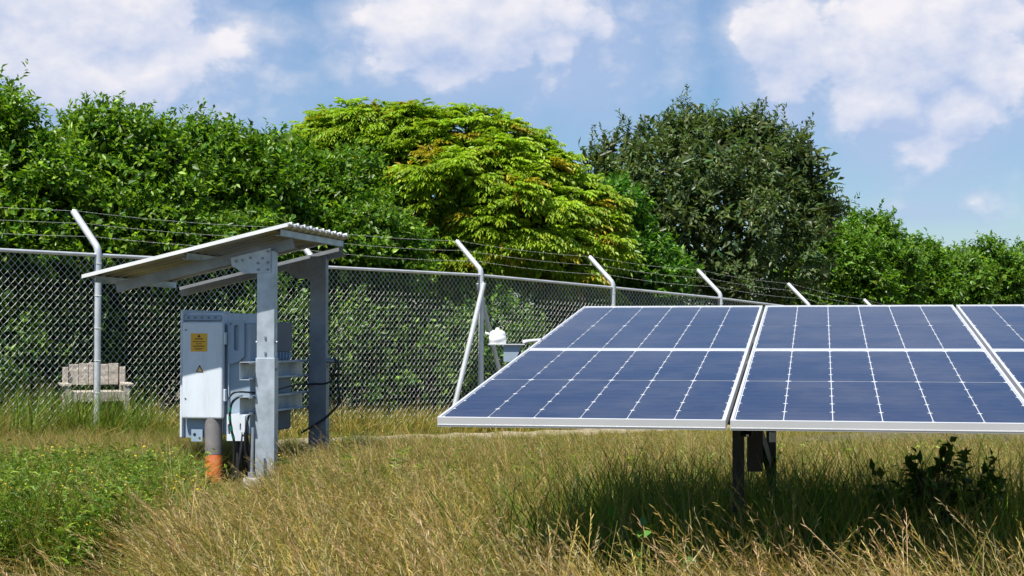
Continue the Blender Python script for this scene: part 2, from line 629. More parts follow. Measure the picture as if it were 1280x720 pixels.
def make_fence():
    base = fence_pt(0)
    O = Vector((base.x, base.y, 0))
    root = empty('chain_link_fence', O, label='galvanised chain-link fence with angled barbed-wire posts in front of the trees', cat='fence')

    def W(u, v, z):
        p = fence_pt(u, v)
        return Vector((p.x, p.y, z)) - O
    ends = (-3.0, 24.0)
    tie = None
    # posts with their bent tops
    for k in range(-1, 9):
        u = k * 3.008
        p = fence_pt(u)
        zt = rail_top(u)
        zb = ground(p.x, p.y) - 0.15
        tips = [W(u, 0, zb), W(u, 0, zt - .02)]
        for q in (0.15, .4, .7, 1.0):
            a = R(47) * q
            tips.append(tips[-1] + (W(0, math.sin(a), math.cos(a)) - W(0, 0, 0)) * .028)
        tips.append(tips[-1] + (W(0, math.sin(R(47)), math.cos(R(47))) - W(0, 0, 0)) * .52)
        MB().tube(tips, .036, 14).build('post', M['fence_tube'], root)
        for q in range(6):
            at_z = W(u, 0, zt - .12 - q * .33)
            if tie is None:
                tie = MB().tube([Vector((math.cos(a_), math.sin(a_), .012 * math.sin(a_ * 2))) * .040 for a_ in np.linspace(0, 2 * math.pi, 9)], .003, 4, smooth=False).build('tie_wire', M['barb'], root, recalc=False)
                tie.location = at_z
            else:
                part_copy(tie, 'tie_wire', root, at_z)
    # top rail
    us = np.arange(ends[0], ends[1] + .01, .75)
    MB().tube([W(u, -.0, rail_top(u) - .035) for u in us], .019, 8).build('top_rail', M['fence_tube'], root)
    # two braces of the straining post
    ub = 2 * 3.008
    zt = rail_top(ub) - .14
    pa = W(ub - .74, -.04, ground(*fence_pt(ub - .74, -.04)) - .12)
    MB().tube([W(ub, -.05, zt), pa], .034, 12).build('brace', M['fence_tube'], root)
    pb = W(ub + .80, .06, ground(*fence_pt(ub + .80, .06)) - .1)
    MB().tube([W(ub, .05, zt), pb], .030, 12).build('brace', M['fence_tube'], root)
    # woven wire
    p = .0400
    n_u = int((ends[1] - ends[0]) / p)
    rows = 50
    verts, faces = [], []
    i_u = np.arange(n_u)
    J = np.arange(rows + 1)
    U = ends[0] + p * i_u[:, None] + ((J[None, :] + i_u[:, None]) % 2) * p
    zt = np.interp(U, [-9, 0, 6, 9, 12, 15, 18, 24], [2.24, 2.21, 2.19, 2.10, 2.0, 1.86, 1.63, 1.15]) - .035
    Zw = zt - J[None, :] * p
    Vw = np.where((J[None, :] % 2) == 0, .004, -.004) + .010 * np.sin(U * 1.3) * np.sin(J[None, :] * .09)
    Vw = Vw + rng.normal(0, .0015, U.shape)
    r = .0020
    Xc = F0.x + FD.x * U + FN.x * Vw - O.x
    Yc = F0.y + FD.y * U + FN.y * Vw - O.y
    for a in (0, 90, 180, 270):
        ca, sa = math.cos(R(a)) * r, math.sin(R(a)) * r
        # section in the (fence normal, horizontal-along) plane
        verts.append(np.stack([Xc + FN.x * sa + FD.x * ca, Yc + FN.y * sa + FD.y * ca, Zw], -1))
    VV = np.stack(verts, 2).reshape(-1, 3)            # n_u, rows+1, 3 sides
    base_i = (i_u[:, None] * (rows + 1) + np.arange(rows)[None, :]) * 4
    fl = []
    for s in range(4):
        s2 = (s + 1) % 4
        fl.append(np.stack([base_i + s, base_i + s2, base_i + 4 + s2, base_i + 4 + s], -1))
    FF = np.concatenate([x.reshape(-1, 4) for x in fl])
    me = bpy.data.meshes.new('wire_mesh')
    set_mesh(me, VV, FF)
    me.polygons.foreach_set('use_smooth', [False] * len(FF))
    me.materials.append(M['wire'])
    tag(link(bpy.data.objects.new('wire_mesh', me), root), kind='stuff')
    # barbed wire strands along the arms
    for q in (.16, .37, .57):
        mb = MB()
        uu = np.arange(-3.0, 24.07, .376)
        pts = []
        for u in uu:
            sag = -.03 * (1 - (2 * ((u / 3.008) % 1) - 1) ** 2)
            h = q * math.cos(R(47))
            pts.append(W(u, q * math.sin(R(47)) - .028, rail_top(u) + .05 + h + sag))
        mb.tube(pts, .0012, 4, smooth=False)
        for i in range(len(pts) - 1):
            for tt in (.0, .33, .66):
                c = pts[i].lerp(pts[i + 1], tt)
                d = Vector((random.uniform(-1, 1), random.uniform(-1, 1), random.uniform(-1, 1))).normalized() * .016
                mb.tube([c - d, c + d], .0009, 3, cap=False, smooth=False)
        mb.build('barbed_wire', M['barb'], root, recalc=False)


def set_mesh(me, V, Fc):
    """fast mesh from numpy arrays; faces all with the same corner count"""
    k = Fc.shape[1]
    me.vertices.add(len(V))
    me.vertices.foreach_set('co', np.ascontiguousarray(V, dtype=np.float32).ravel())
    me.loops.add(len(Fc) * k)
    me.loops.foreach_set('vertex_index', np.ascontiguousarray(Fc, dtype=np.int32).ravel())
    me.polygons.add(len(Fc))
    me.polygons.foreach_set('loop_start', np.arange(0, len(Fc) * k, k, dtype=np.int32))
    me.polygons.foreach_set('loop_total', np.full(len(Fc), k, dtype=np.int32))
    me.update(calc_edges=True)


make_fence()

# ------------------------------------------------------------------ solar panels
PA = R(11.5)
PT = R(7.66)
PZ = 5.525
P0 = Vector((-.04916 * PZ, PZ, EYE - 101 / F * PZ))
PROT = (Matrix.Rotation(-PA, 3, 'Z') @ Matrix.Rotation(PT, 3, 'X'))
PW, PL = 1.038, 1.752


def plane_pt(x, y, z=0.0):
    return P0 + PROT @ Vector((x, y, z))


def make_panels():
    def half_cell():
        w, h, c = .0825, .0410, .0125
        ring = [(-w, h, 0), (-w, -h + c, 0), (-w + c, -h, 0), (w - c, -h, 0), (w, -h + c, 0), (w, h, 0)]
        return MB().prism(ring, (0, 0, .0012))
    fr = MB()
    t, hgt, lip = .0025, .036, .0105
    # frame: four bars with an inner lip
    fr.box((0, 0, -hgt), (PW, lip, 0)).box((0, PL - lip, -hgt), (PW, PL, 0))
    fr.box((0, lip, -hgt), (lip, PL - lip, -.0004)).box((PW - lip, lip, -hgt), (PW, PL - lip, -.0004))
    # shallow groove line along the outer front edge
    fr.box((.001, -.0016, -hgt + .006), (PW - .001, 0, -hgt + .010))
    proto_cell = None
    labels = {(0, 0): 'near-row solar panel at the left end of the array, above sunlit grass',
              (1, 0): 'near-row solar panel right of the first seam, above the dark support posts',
              (2, 0): 'near-row solar panel cut off by the right edge of the picture',
              (0, 1): 'far-row solar panel at the left end of the array, beside the white sensor',
              (1, 1): 'far-row solar panel in the middle, below the dark green tree',
              (2, 1): 'far-row solar panel at the upper right edge of the array, below the distant shrubs'}
    gx, gy = .016, .014
    first = None
    for (ci, ri), lab in labels.items():
        loc = plane_pt(ci * (PW + gx), ri * (PL + gy), 0)
        root = empty('solar_panel', loc, PROT.to_euler(), lab, 'solar panel', 'solar panels of the array')
        if first is None:
            frame = fr.build('frame', M['alu'], root, bevel=.0012)
            back = MB().box((lip + .0005, lip + .0005, -.0085), (PW - lip - .0005, PL - lip - .0005, -.0055)).build('backsheet', M['backsheet'], root)
            first = root
        else:
            part_copy(frame, 'frame', root, (0, 0, 0))
            part_copy(back, 'backsheet', root, (0, 0, 0))
        pitch_x, pitch_y = .1685, .0838
        x0 = (PW - 6 * pitch_x) / 2 + pitch_x / 2
        for half in (0, 1):
            y0 = PL / 2 + (.0058 if half else -.0058 - 10 * pitch_y) + pitch_y / 2
            for r_ in range(10):
                for c_ in range(6):
                    pos = (x0 + c_ * pitch_x, y0 + r_ * pitch_y, -.0052)
                    rz = math.pi if r_ % 2 else 0
                    if proto_cell is None:
                        proto_cell = half_cell().build('solar_cell', M['cell'], root)
                        proto_cell.location = pos
                        proto_cell.rotation_euler = (0, 0, rz)
                    else:
                        part_copy(proto_cell, 'solar_cell', root, pos, (0, 0, rz))


make_panels()


def make_mount():
    total = 3 * PW + .05
    b = plane_pt(1.045, 1.75, 0)
    O = Vector((b.x, b.y, 0))
    root = empty('panel_mounting_frame', O, label='shade-darkened steel posts and rails carrying the solar panels from below', cat='frame')

    def Q(x, y, z=0):
        return plane_pt(x, y, z) - O
    nrm = PROT @ Vector((0, 0, 1))
    dn = -nrm
    for y in (.42, 1.35, 2.2, 3.12):
        MB().channel(Q(.05, y, -.038) + dn * .03, Q(total - .02, y, -.038) + dn * .03, .045, .056, .003, PROT @ Vector((0, 1, 0))).build('purlin', M['shade_dark_steel'], root)
    for x in (1.045, 2.85):
        MB().channel(Q(x, .70, -.150), Q(x, 3.35, -.150), .05, .10, .004, PROT @ Vector((1, 0, 0))).build('rafter', M['shade_dark_steel'], root)
        for y, w in ((1.62, .052), (2.75, .05)):
            top = Q(x + (.060 if y > 2 else -.051), y, -.15)
            g = ground(top.x + O.x, top.y + O.y)
            MB().channel((top.x, top.y, g - .2), (top.x, top.y, top.z), .06, w, .004, (PROT @ Vector((0, 1, 0)))).build('post', M['shade_dark_steel'], root)
        # diagonal strut between the posts
        a, c = Q(x, 1.66, -.72), Q(x, 2.70, -.22)
        MB().bar(Q(x - .03, 1.72, -.16), Q(x + .05, 2.68, -.75), .03, .07).build('strut', M['shade_dark_steel'], root)
        
    # gusset under the rafter at the post in view and a white reflector
    MB().box((-.035, -.16, .74), (.03, -.12, 1.06)).build('plate', M['shade_dark_steel'], root)
    s = Q(1.108, 2.70, -.15)
    MB().box((s.x - .016, s.y - .045, .80), (s.x + .016, s.y - .035, .85)).build('reflector', M['sensor_white'], root)


make_mount()


def make_sensor():
    b = plane_pt(0, 2.05, -.02)
    root = empty('irradiance_sensor', b, label='small white domed weather sensor on a grey bracket at the panel edge', cat='sensor')
    L_ = at(622, 420, 7.6) - b
    # support tube to the panel frame
    MB().tube([(.012, 0, .02), (L_.x + .13, L_.y, .012)], .009, 10).build('arm', M['alu'], root)
    MB().box((L_.x - .045, L_.y - .05, -.004), (L_.x + .135, L_.y + .05, .001)).build('plate', M['alu'], root)
    MB().prism([(L_.x + .03, L_.y - .035, -.004), (L_.x + .125, L_.y - .035, -.004), (L_.x + .085, L_.y - .035, -.09), (L_.x + .03, L_.y - .035, -.09)], (0, .07, 0)).build('bracket', M['grey_case'], root, bevel=.002)
    c = (L_.x, L_.y, .001)
    MB().lathe(c, [(.0, 0), (.043, 0), (.043, .038), (.040, .041), (.0415, .048), (.036, .060), (.024, .067), (.012, .069), (.0, .070)], 24).build('housing', M['sensor_white'], root)
    MB().lathe((c[0], c[1], .07), [(.011, -.002), (.010, .008), (.005, .012), (0, .012)], 12).build('dome', M['sensor_white'], root)
    MB().tube([(c[0] - .043, c[1], .05), (c[0] - .062, c[1], .054)], .006, 8).build('gland', M['sensor_white'], root)


make_sensor()

# ------------------------------------------------------------------ shelter with the inverter
SH = Vector((-1.994, 12.3, 0))
SROT = (0, 0, math.atan2(-.217, .976))
GS = ground(SH.x, SH.y)


def roof_z(s):
    return 1.835 + (s + 1.479) * .2237


def make_shelter():
    root = empty('inverter_shelter', SH, SROT, 'small lean-to shelter of galvanised posts under a sloping corrugated roof', 'shelter')
    hexa = MB().tube([(0, 0, 0), (0, -.012, 0)], .011, 6, smooth=False)
    hexm = hexa.build('bolt', M['galv_dark'], root)
    used = [False]

    def bolt(par, x, y, z, rot=(0, 0, 0)):
        if not used[0]:
            used[0] = True
            hexm.parent = par
            hexm.location = (x, y, z)
            hexm.rotation_euler = rot
            return
        part_copy(hexm, 'bolt', par, (x, y, z), rot)
    for t, tall in ((0.0, 2.04), (1.235, 2.06)):
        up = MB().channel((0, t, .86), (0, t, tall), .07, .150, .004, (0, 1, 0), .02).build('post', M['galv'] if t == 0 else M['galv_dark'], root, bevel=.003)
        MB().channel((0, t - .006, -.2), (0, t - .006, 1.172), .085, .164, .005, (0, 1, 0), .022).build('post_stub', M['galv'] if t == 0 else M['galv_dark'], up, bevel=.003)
        for z in (1.34, 1.215):
            bolt(up, 0, t - .001, z)
        for z in (1.30, 1.08):
            bolt(up, -.080, t + .03, z, (0, 0, -math.pi / 2))
            bolt(up, .080, t + .03, z, (0, 0, math.pi / 2))
        # gusset on the near face
        ring = [(-.30, t - .004, 1.985), (.045, t - .004, 2.062), (.045, t - .004, 1.862), (-.185, t - .004, 1.856), (-.292, t - .004, 1.925)]
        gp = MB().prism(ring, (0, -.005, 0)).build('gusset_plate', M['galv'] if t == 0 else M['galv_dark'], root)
        for (bx, bz) in ((-.025, 1.98), (-.13, 1.985), (-.065, 1.94), (.018, 1.945), (-.062, 1.888), (.018, 1.888), (-.255, 1.958), (-.20, 1.965), (.02, 2.035)):
            bolt(gp, bx, t - .0085, bz)
        # rafter below the purlins
        a, b = -1.34, .22
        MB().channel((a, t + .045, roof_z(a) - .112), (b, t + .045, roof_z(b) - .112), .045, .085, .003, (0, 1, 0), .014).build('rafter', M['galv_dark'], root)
    for s in (-1.385, -.58, .215):
        MB().channel((s, -.225, roof_z(s) - .043), (s, 1.30, roof_z(s) - .043), .04, .05, .003, (-1, 0, .0), .012).build('purlin', M['galv'], root)
    # corrugated sheet: ridges run down the slope
    t0, t1 = -.262, 1.24
    nrib = 10
    pitch = (t1 - t0) / nrib
    ts, zs = [], []
    for i in range(nrib):
        for q in range(8):
            ts.append(t0 + (i + q / 8) * pitch)
            zs.append(.017 * (1 - math.cos(2 * math.pi * q / 8)) / 2 * 2)
    ts.append(t1)
    zs.append(0)
    s0, s1 = -1.479, .287
    V, Fc = [], []
    ns = 5
    for k in range(ns):
        s = s0 + (s1 - s0) * k / (ns - 1)
        for t_, z_ in zip(ts, zs):
            V.append((s, t_, roof_z(s) + z_ - .012 + .003 * math.sin(t_ * 3 + s * 2)))
    n = len(ts)
    for k in range(ns - 1):
        for i in range(n - 1):
            a = k * n + i
            Fc.append((a, a + n, a + n + 1, a + 1))
    mb = MB()
    mb.add(V, Fc, True)
    sh = mb.build('roof_sheet', M['roof'], root)
    so = sh.modifiers.new('thick', 'SOLIDIFY')
    so.thickness = .0025
    # turned-down near edge
    MB().prism([(s0 - .004, t0 - .012, roof_z(s0) - .016), (s1 + .004, t0 - .012, roof_z(s1) - .016), (s1 + .004, t0 - .012, roof_z(s1) + .014), (s0 - .004, t0 - .012, roof_z(s0) + .014)], (0, .009, 0)).build('roof_edge', M['roof_edge'], sh)
    # ridge-end caps of the sheet at the high side
    for i in range(nrib):
        tc_ = t0 + (i + .5) * pitch
        MB().tube([(s1 - .05, tc_, roof_z(s1 - .05) + .006), (s1 + .012, tc_, roof_z(s1 + .012) + .006)], .019, 12).build('roof_rib', M['roof_edge'], sh)
    # rails between the posts that carry the inverter
    for z in (1.068, .788):
        rl = MB().channel((-.180, -.10, z), (-.180, 1.33, z), .085, .145, .004, (1, 0, 0), .018).build('rail', M['galv'], root, bevel=.002)
    # stub on the rear post
    MB().tube([(.06, 1.25, 1.13), (.16, 1.27, 1.13)], .022, 10).build('stub', M['galv_dark'], root)
    # concrete footing with its cap
    ft = MB().lathe((-.045, -.16, GS - .1), [(0, 0), (.075, 0), (.072, .21), (.066, .222), (0, .222)], 18).build('footing', M['concrete'], root)
    MB().tube([(-.045, -.16, GS + .122), (-.045, -.16, GS + .165)], .032, 14).build('footing_cap', M['galv_dark'], ft)
    MB().tube([(-.045, -.16, GS + .16), (-.045, -.14, .62)], .014, 10).build('footing_rod', M['galv_dark'], ft)
    MB().box((-.10, 1.05, GS - .1), (.25, 1.45, GS + .06)).build('footing', M['concrete'], root, bevel=.02)


make_shelter()


def make_inverter():
    root = empty('power_inverter', SH + Vector((.217, .976, 0)) * .11 + Vector((-.976, .217, 0)) * .075, SROT, 'light grey solar inverter cabinet with amber warning label hung under the shelter', 'inverter')
    # main housing with its cheeks
    MB().box((-.745, .14, .53), (-.40, 1.08, 1.545)).box((-.76, .085, .50), (-.735, 1.09, 1.57)).build('housing', M['white'], root, bevel=.012)
    MB().box((-.733, .10, 1.478), (-.405, .139, 1.525)).build('top_ledge', M['grey_case'], root, bevel=.006)
    vent = MB()
    for i in range(5):
        vent.box((-.70 + i * .06, .094, 1.495), (-.682 + i * .06, .0995, 1.511))
    vent.build('vent', M['dark_case'], root)
    door = MB().box((-.728, .055, .665), (-.368, .115, 1.467)).build('door', M['white'], root, bevel=.016, segs=3)
    for z in (.86, 1.33):
        MB().box((-.367, .075, z - .05), (-.352, .115, z + .05)).build('hinge', M['white'], door, bevel=.004)
    for x, z in ((-.693, 1.40), (-.693, .832)):
        MB().tube([(x, .056, z), (x, .051, z)], .008, 12).build('lock', M['dark_case'], door)
    # labels
    lb = MB().box((-.648, .0525, 1.222), (-.502, .0545, 1.372)).build('warning_label', M['amber'], door)
    pr = MB()
    for (z, w, h) in ((1.326, .072, .009), (1.303, .11, .006), (1.285, .052, .006), (1.266, .10, .008), (1.246, .078, .005), (1.236, .06, .004)):
        for _ in range(4):
            pass
        x = -.575 - w / 2
        while x < -.575 + w / 2 - .004:
            l = random.uniform(.006, .014)
            pr.box((x, .0512, z - h / 2), (min(x + l, -.575 + w / 2), .0522, z + h / 2))
            x += l + .003
    pr.prism([(-.590, .0512, 1.340), (-.560, .0512, 1.340), (-.575, .0512, 1.365)], (0, .001, 0))
    pr.build('label_print', M['print'], lb)
    tl = MB().prism([(-.602, .0525, 1.052), (-.534, .0525, 1.052), (-.568, .0525, 1.112)], (0, .002, 0)).build('triangle_label', M['amber_pale'], door)
    MB().prism([(-.602, .0512, 1.052), (-.534, .0512, 1.052), (-.568, .0512, 1.112)], (0, .001, 0),
               holes=[[(-.592, .0512, 1.058), (-.544, .0512, 1.058), (-.568, .0512, 1.096)]]).build('label_print', M['print'], tl)
    # lower recess
    MB().box((-.733, .13, .505), (-.405, .139, .664)).build('gland_plate', M['grey_case'], root)
    MB().prism([(-.66, .10, .475), (-.56, .10, .475), (-.56, .10, .575), (-.66, .10, .575)], (0, .008, 0), holes=[stadium(-.63, .53, .03, .032, .10), stadium(-.585, .50, .022, .024, .10)]).build('foot_bracket', M['grey_case'], root)
    # heat-sink section behind the door, with its lifting plate
    MB().box((-.398, .15, .53), (-.16, 1.06, 1.455)).build('heat_sink', M['grey_case'], root, bevel=.01)
    ring = [(-.350, .118, 1.478), (-.205, .118, 1.478), (-.205, .118, 1.18), (-.255, .118, 1.135), (-.335, .118, 1.115), (-.350, .118, 1.13)]
    MB().prism(ring, (0, .022, 0), holes=[stadium(-.272, 1.335, .045, .215, .118), stadium(-.322, 1.452, .022, .016, .118)]).build('lifting_plate', M['grey_case'], root)
    MB().box((-.350, .128, .53), (-.342, .148, 1.12)).build('trim', M['white'], root)
    # fan covers on the back, seen right of the front post
    MB().box((-.159, .42, 1.215), (-.132, 1.05, 1.468)).build('fan_cover', M['dark_case'], root, bevel=.006)
    fb = MB().box((-.1585, .40, 1.15), (-.146, 1.06, 1.212)).build('back_panel', M['grey_case'], root)
    for i in range(8):
        t = .44 + i * .075
        MB().box((-.146, t, 1.152), (-.130, t + .02, 1.210)).build('fin', M['grey_case'], fb)
    MB().box((-.159, .45, .86), (-.146, 1.05, .99)).build('back_panel', M['grey_case'], root)
    MB().box((-.159, .35, .54), (-.140, 1.04, .70)).build('fan_cover', M['dark_case'], root, bevel=.006)
    # lower bracket in the sun
    MB().prism([(-.345, .10, .485), (-.185, .10, .485), (-.185, .10, .69), (-.245, .10, .715), (-.345, .10, .70)], (0, .03, 0), holes=[stadium(-.225, .60, .014, .06, .10), stadium(-.205, .53, .02, .022, .10), stadium(-.325, .58, .025, .09, .10)]).build('lower_bracket', M['white'], root)


make_inverter()


def make_cables():
    def loc(s, t, z):
        return Vector((s, t, z))
    c = empty('conduit_pipe', SH + Vector((.217, .976, 0)) * .11 + Vector((-.976, .217, 0)) * .03, SROT, 'thick grey conduit pipe with orange base rising into the inverter cabinet', 'pipe')
    MB().tube([(-.522, .135, .72), (-.512, .11, .56), (-.497, .086, .365)], .072, 20).build('upper_pipe', M['pvc'], c)
    MB().tube([(-.497, .086, .363), (-.478, .05, GS - .08)], .0735, 20).build('base_sleeve', M['orange'], c)
    runs = [('black cable with green sleeve looping under the inverter from the upper rail', [(-.20, .02, .86), (-.24, .0, .85), (-.285, -.01, .80), (-.305, .0, .70), (-.30, .03, .58), (-.29, .06, .45), (-.31, .08, GS - .03)], True),
            ('black cable hanging close beside the front shelter post', [(-.105, -.06, .735), (-.12, -.08, .66), (-.14, -.07, .54), (-.15, -.04, .40), (-.12, -.02, .30), (-.16, .02, GS - .03)], False),
            ('thin black cable running along the rails to the rear post', [(-.33, .04, .84), (-.2, -.115, .90), (-.06, -.02 + .12, .885), (-.065, .5, .905), (-.062, .9, .93), (-.05, 1.2, .925), (.12, 1.22, .945), (.17, 1.24, 1.10), (.155, 1.25, 1.15)], False),
            ('thick black cable drooping down beside the rear post', [(.16, 1.29, 1.13), (.185, 1.27, 1.08), (.18, 1.26, .95), (.20, 1.25, .78), (.12, 1.22, .66), (.02, 1.18, .58), (-.1, 1.10, .50)], False)]
    for lab, pts, sleeve in runs:
        # smooth the run
        P = [Vector(p) for p in pts]
        out = []
        for i in range(len(P) - 1):
            p0, p1, p2, p3 = P[max(i - 1, 0)], P[i], P[i + 1], P[min(i + 2, len(P) - 1)]
            for k in range(6):
                t = k / 6
                out.append(0.5 * ((2 * p1) + (p2 - p0) * t + (2 * p0 - 5 * p1 + 4 * p2 - p3) * t * t + (3 * p1 - p0 - 3 * p2 + p3) * t ** 3))
        out.append(P[-1])
        root = empty('cable', SH, SROT, lab, 'cable')
        MB().tube(out, .0105 if 'thin' not in lab else .008, 8).build('sheath', M['black'], root)
        if sleeve:
            for z in range(14, 30, 4):
                MB().tube([out[z], out[z + 1], out[z + 2]], .0125, 8).build('sleeve', M['green_tape'], root)
    # bundle of black cables dropping from the inverter into the ground
    b = empty('cable_bundle', SH, SROT, 'bundle of black cables dropping from the inverter underside into the grass', 'cables')
    for i in range(13):
        s = -.36 + i * .019
        t = random.uniform(.12, .42)
        ds, dt = random.uniform(-.05, .05), random.uniform(-.08, .08)
        MB().tube([(s, t, .56), (s + ds * .3, t + dt * .2, .42), (s + ds, t + dt, .28), (s + ds * .6, t + dt, GS - .05)], .013, 7).build('cable', M['black'], b)


make_cables()


def make_chair():
    base = at(120, 420, 16.9)
    g = ground(base.x, base.y)
    root = empty('wooden_chair', (base.x, base.y, g), (0, 0, R(20)), 'weathered wooden armchair standing behind the fence in the undergrowth', 'chair')
    w = M['wood']
    for i in range(5):
        MB().box((-.27 + i * .108, .20, .60), (-.27 + i * .108 + .103, .225, .83 + .010 * ((i * 7) % 3))).build('back_slat', w, root, bevel=.004)
    MB().box((-.34, .226, .66), (.34, .246, .73)).build('back_rail', w, root)
    for i in range(4):
        MB().box((-.28, -.28 + i * .118, .515), (.28, -.28 + i * .118 + .112, .54)).build('seat_slat', w, root, bevel=.004)
    MB().box((-.28, -.302, .43), (.28, -.282, .538)).build('front_apron', w, root, bevel=.004)
    for sx in (-1, 1):
        MB().box((sx * .33 - .05, -.33, .60), (sx * .33 + .05, .19, .628)).build('armrest', w, root, bevel=.005)
        for y in (-.29, .19):
            MB().box((sx * .31 - .03, y - .03, -.05), (sx * .31 + .03, y + .03, .598 if y < 0 else .80)).build('leg', w, root, bevel=.004)
        MB().box((sx * .31 - .012, -.258, .28), (sx * .31 + .012, .158, .50)).build('side_panel', w, root)


make_chair()


# ------------------------------------------------------------------ foliage
def unit(a):
    return a / np.maximum(np.linalg.norm(a, axis=-1, keepdims=True), 1e-9)


def leaves_object(name, P, A, N_, L, Wd, C, material, parent=None, fold=.18, droop=.12):
    """one mesh of folded leaf blades: base, left, tip, right"""
    n = len(P)
    A = unit(A)
    S = unit(np.cross(A, N_))
    N_ = np.cross(S, A)
    L = L[:, None]
    Wd = Wd[:, None]
    base = P
    mid = P + A * L * .45
    left = mid + S * Wd * .5 + N_ * Wd * fold
    right = mid - S * Wd * .5 + N_ * Wd * fold
    tip = P + A * L - N_ * L * droop
    V = np.stack([base, left, tip, right], 1).reshape(-1, 3)
    i = np.arange(n) * 4
    Fc = np.concatenate([np.stack([i, i + 2, i + 1], 1), np.stack([i, i + 3, i + 2], 1)])
    me = bpy.data.meshes.new(name)
    set_mesh(me, V, Fc)
    at_ = me.attributes.new('Col', 'FLOAT_COLOR', 'POINT')
    C4 = np.ones((n * 4, 4), np.float32)
    C4[:, :3] = np.repeat(np.clip(C, 0, 1), 4, axis=0)
    at_.data.foreach_set('color', C4.ravel())
    me.materials.append(material)
    return link(bpy.data.objects.new(name, me), parent)


def rand_dir(n):
    return unit(rng.normal(size=(n, 3)))


def lump(d, seed):
    """uneven radius factor over directions"""
    r_ = np.random.default_rng(seed)
    f = np.zeros(len(d))
    for k in range(7):
        w = r_.normal(size=3) * (2.0 + k * .9)
        f += np.sin(d @ w + r_.uniform(0, 6.3)) / (1.6 + k * .5)
    return 1 + .085 * f


def lobes_points(lobes, n, shell=.22, seed=0):
    """twig bases and outward directions over a union of ellipsoids"""
    area = np.array([(l[1] * l[3]) ** .8 + (l[1] * l[2]) ** .8 for l in [(0, *l[1]) for l in lobes]])
    pick = rng.choice(len(lobes), n, p=area / area.sum())
    C = np.array([l[0] for l in lobes])[pick]
    Rr = np.array([l[1] for l in lobes])[pick]
    d = rand_dir(n)
    r = 1 - np.abs(rng.normal(0, shell, n))
    r = np.clip(r, .25, 1) * lump(d + C * .7, seed)
    # clumps: draw twigs together around random clump centres
    P = C + d * Rr * r[:, None]
    nc = max(8, n // 26)
    cc = P[rng.choice(n, nc)]
    j = rng.integers(0, nc, n)
    k = rng.random(n) < .55
    P = np.where(k[:, None], cc[j] + (P[rng.permutation(n)] * 0 + rng.normal(0, .13, (n, 3)) * np.minimum(Rr, 1.2)), P)
    out = unit(P - C)
    # keep what is not deep inside another lobe
    keep = np.ones(n, bool)
    for (c, rad) in lobes:
        q = (P - np.array(c)) / np.array(rad)
        keep &= np.linalg.norm(q, axis=1) > .52
    return P[keep], out[keep]


def tone(n, base, spread=.22, yellow=.15, alt=None, alt_p=0.0):
    c = np.array(base)[None, :] * (1 + rng.normal(0, spread, (n, 1)))
    y = rng.normal(0, yellow, n)
    c[:, 0] *= 1 + y
    c[:, 2] *= 1 - y * .6
    if alt is not None:
        k = rng.random(n) < alt_p
        c[k] = np.array(alt)[None, :] * (1 + rng.normal(0, .2, (k.sum(), 1)))
    return np.clip(c, .002, .9)


def twig_leaves(P, D, per, tw_len, leaf, width, base, angle=.85, up=.35, upn=.7, **kw):
    """leaves set along twigs: returns arrays"""
    n = len(P)
    ax = unit(D + np.array([0, 0, up]) + rng.normal(0, .35, (n, 3)))
    t = (np.arange(per) + .4) / per
    tl = tw_len * rng.uniform(.6, 1.25, n)
    pos = P[:, None, :] + ax[:, None, :] * (t[None, :, None] * tl[:, None, None])
    rnd = rng.normal(size=(n, per, 3))
    side = unit(rnd - (rnd * ax[:, None, :]).sum(-1, keepdims=True) * ax[:, None, :])
    la = unit(ax[:, None, :] * (1 - angle * .5) + side * angle)
    nn = unit(np.array([0, 0, upn]) + .35 * D[:, None, :] + rng.normal(0, .42, (n, per, 3)))
    N = n * per
    twig_tone = np.repeat(1 + rng.normal(0, .16, n), per)
    C = tone(N, base, **kw) * twig_tone[:, None]
    return pos.reshape(N, 3), la.reshape(N, 3), nn.reshape(N, 3), leaf * rng.uniform(.55, 1.3, N), width * rng.uniform(.6, 1.35, N), C


def limbs(root, base, lobes, r0, name='trunk', splits=True):
    """tapered trunk with a limb into each lobe, local to root"""
    o = Vector(root.location)
    cs = [Vector(l[0]) for l in lobes]
    mean = sum(cs, Vector()) / len(cs)
    fork = Vector((base.x, base.y, base.z)).lerp(mean, .42)
    fork.z = base.z + max(.5, (mean.z - base.z) * .5)
    tr = MB().tube([base - o + Vector((0, 0, -.2)), base.lerp(fork, .5) - o + Vector((.05, .02, 0)), fork - o], [r0 * 1.15, r0 * .95, r0 * .8], 10).build(name, M['bark'], root)
    for i, c in enumerate(cs[:14]):
        m = fork.lerp(c, .5) + Vector((random.uniform(-.15, .15), random.uniform(-.15, .15), .12))
        mb = MB().tube([fork - o, m - o, c - o], [r0 * .55, r0 * .36, r0 * .16], 7)
        for k in range(5):
            d = Vector((random.uniform(-1, 1), random.uniform(-1, 1), random.uniform(.1, 1))).normalized() * Vector(lobes[i][1]).length * .36
            mb.tube([c - o, c + d * .5 - o + Vector((0, 0, .04)), c + d - o], [r0 * .16, r0 * .1, r0 * .05], 5)
        mb.build('limb', M['bark'], tr)
    return tr


def px_lobes(Z, spec, deep=1.0, dz=0.0):
    """lobes given where they stand: lateral/height in photo pixels at depth Z, radius in pixels"""
    out = []
    for sp in spec:
        (px, py, r) = sp[:3]
        ry = sp[3] if len(sp) > 3 else r
        oz = sp[4] if len(sp) > 4 else 0.0
        k = Z / F
        c = at(px, py, Z + oz)
        out.append(((c.x, c.y, c.z), (r * k, r * k * deep, ry * k)))
    return out


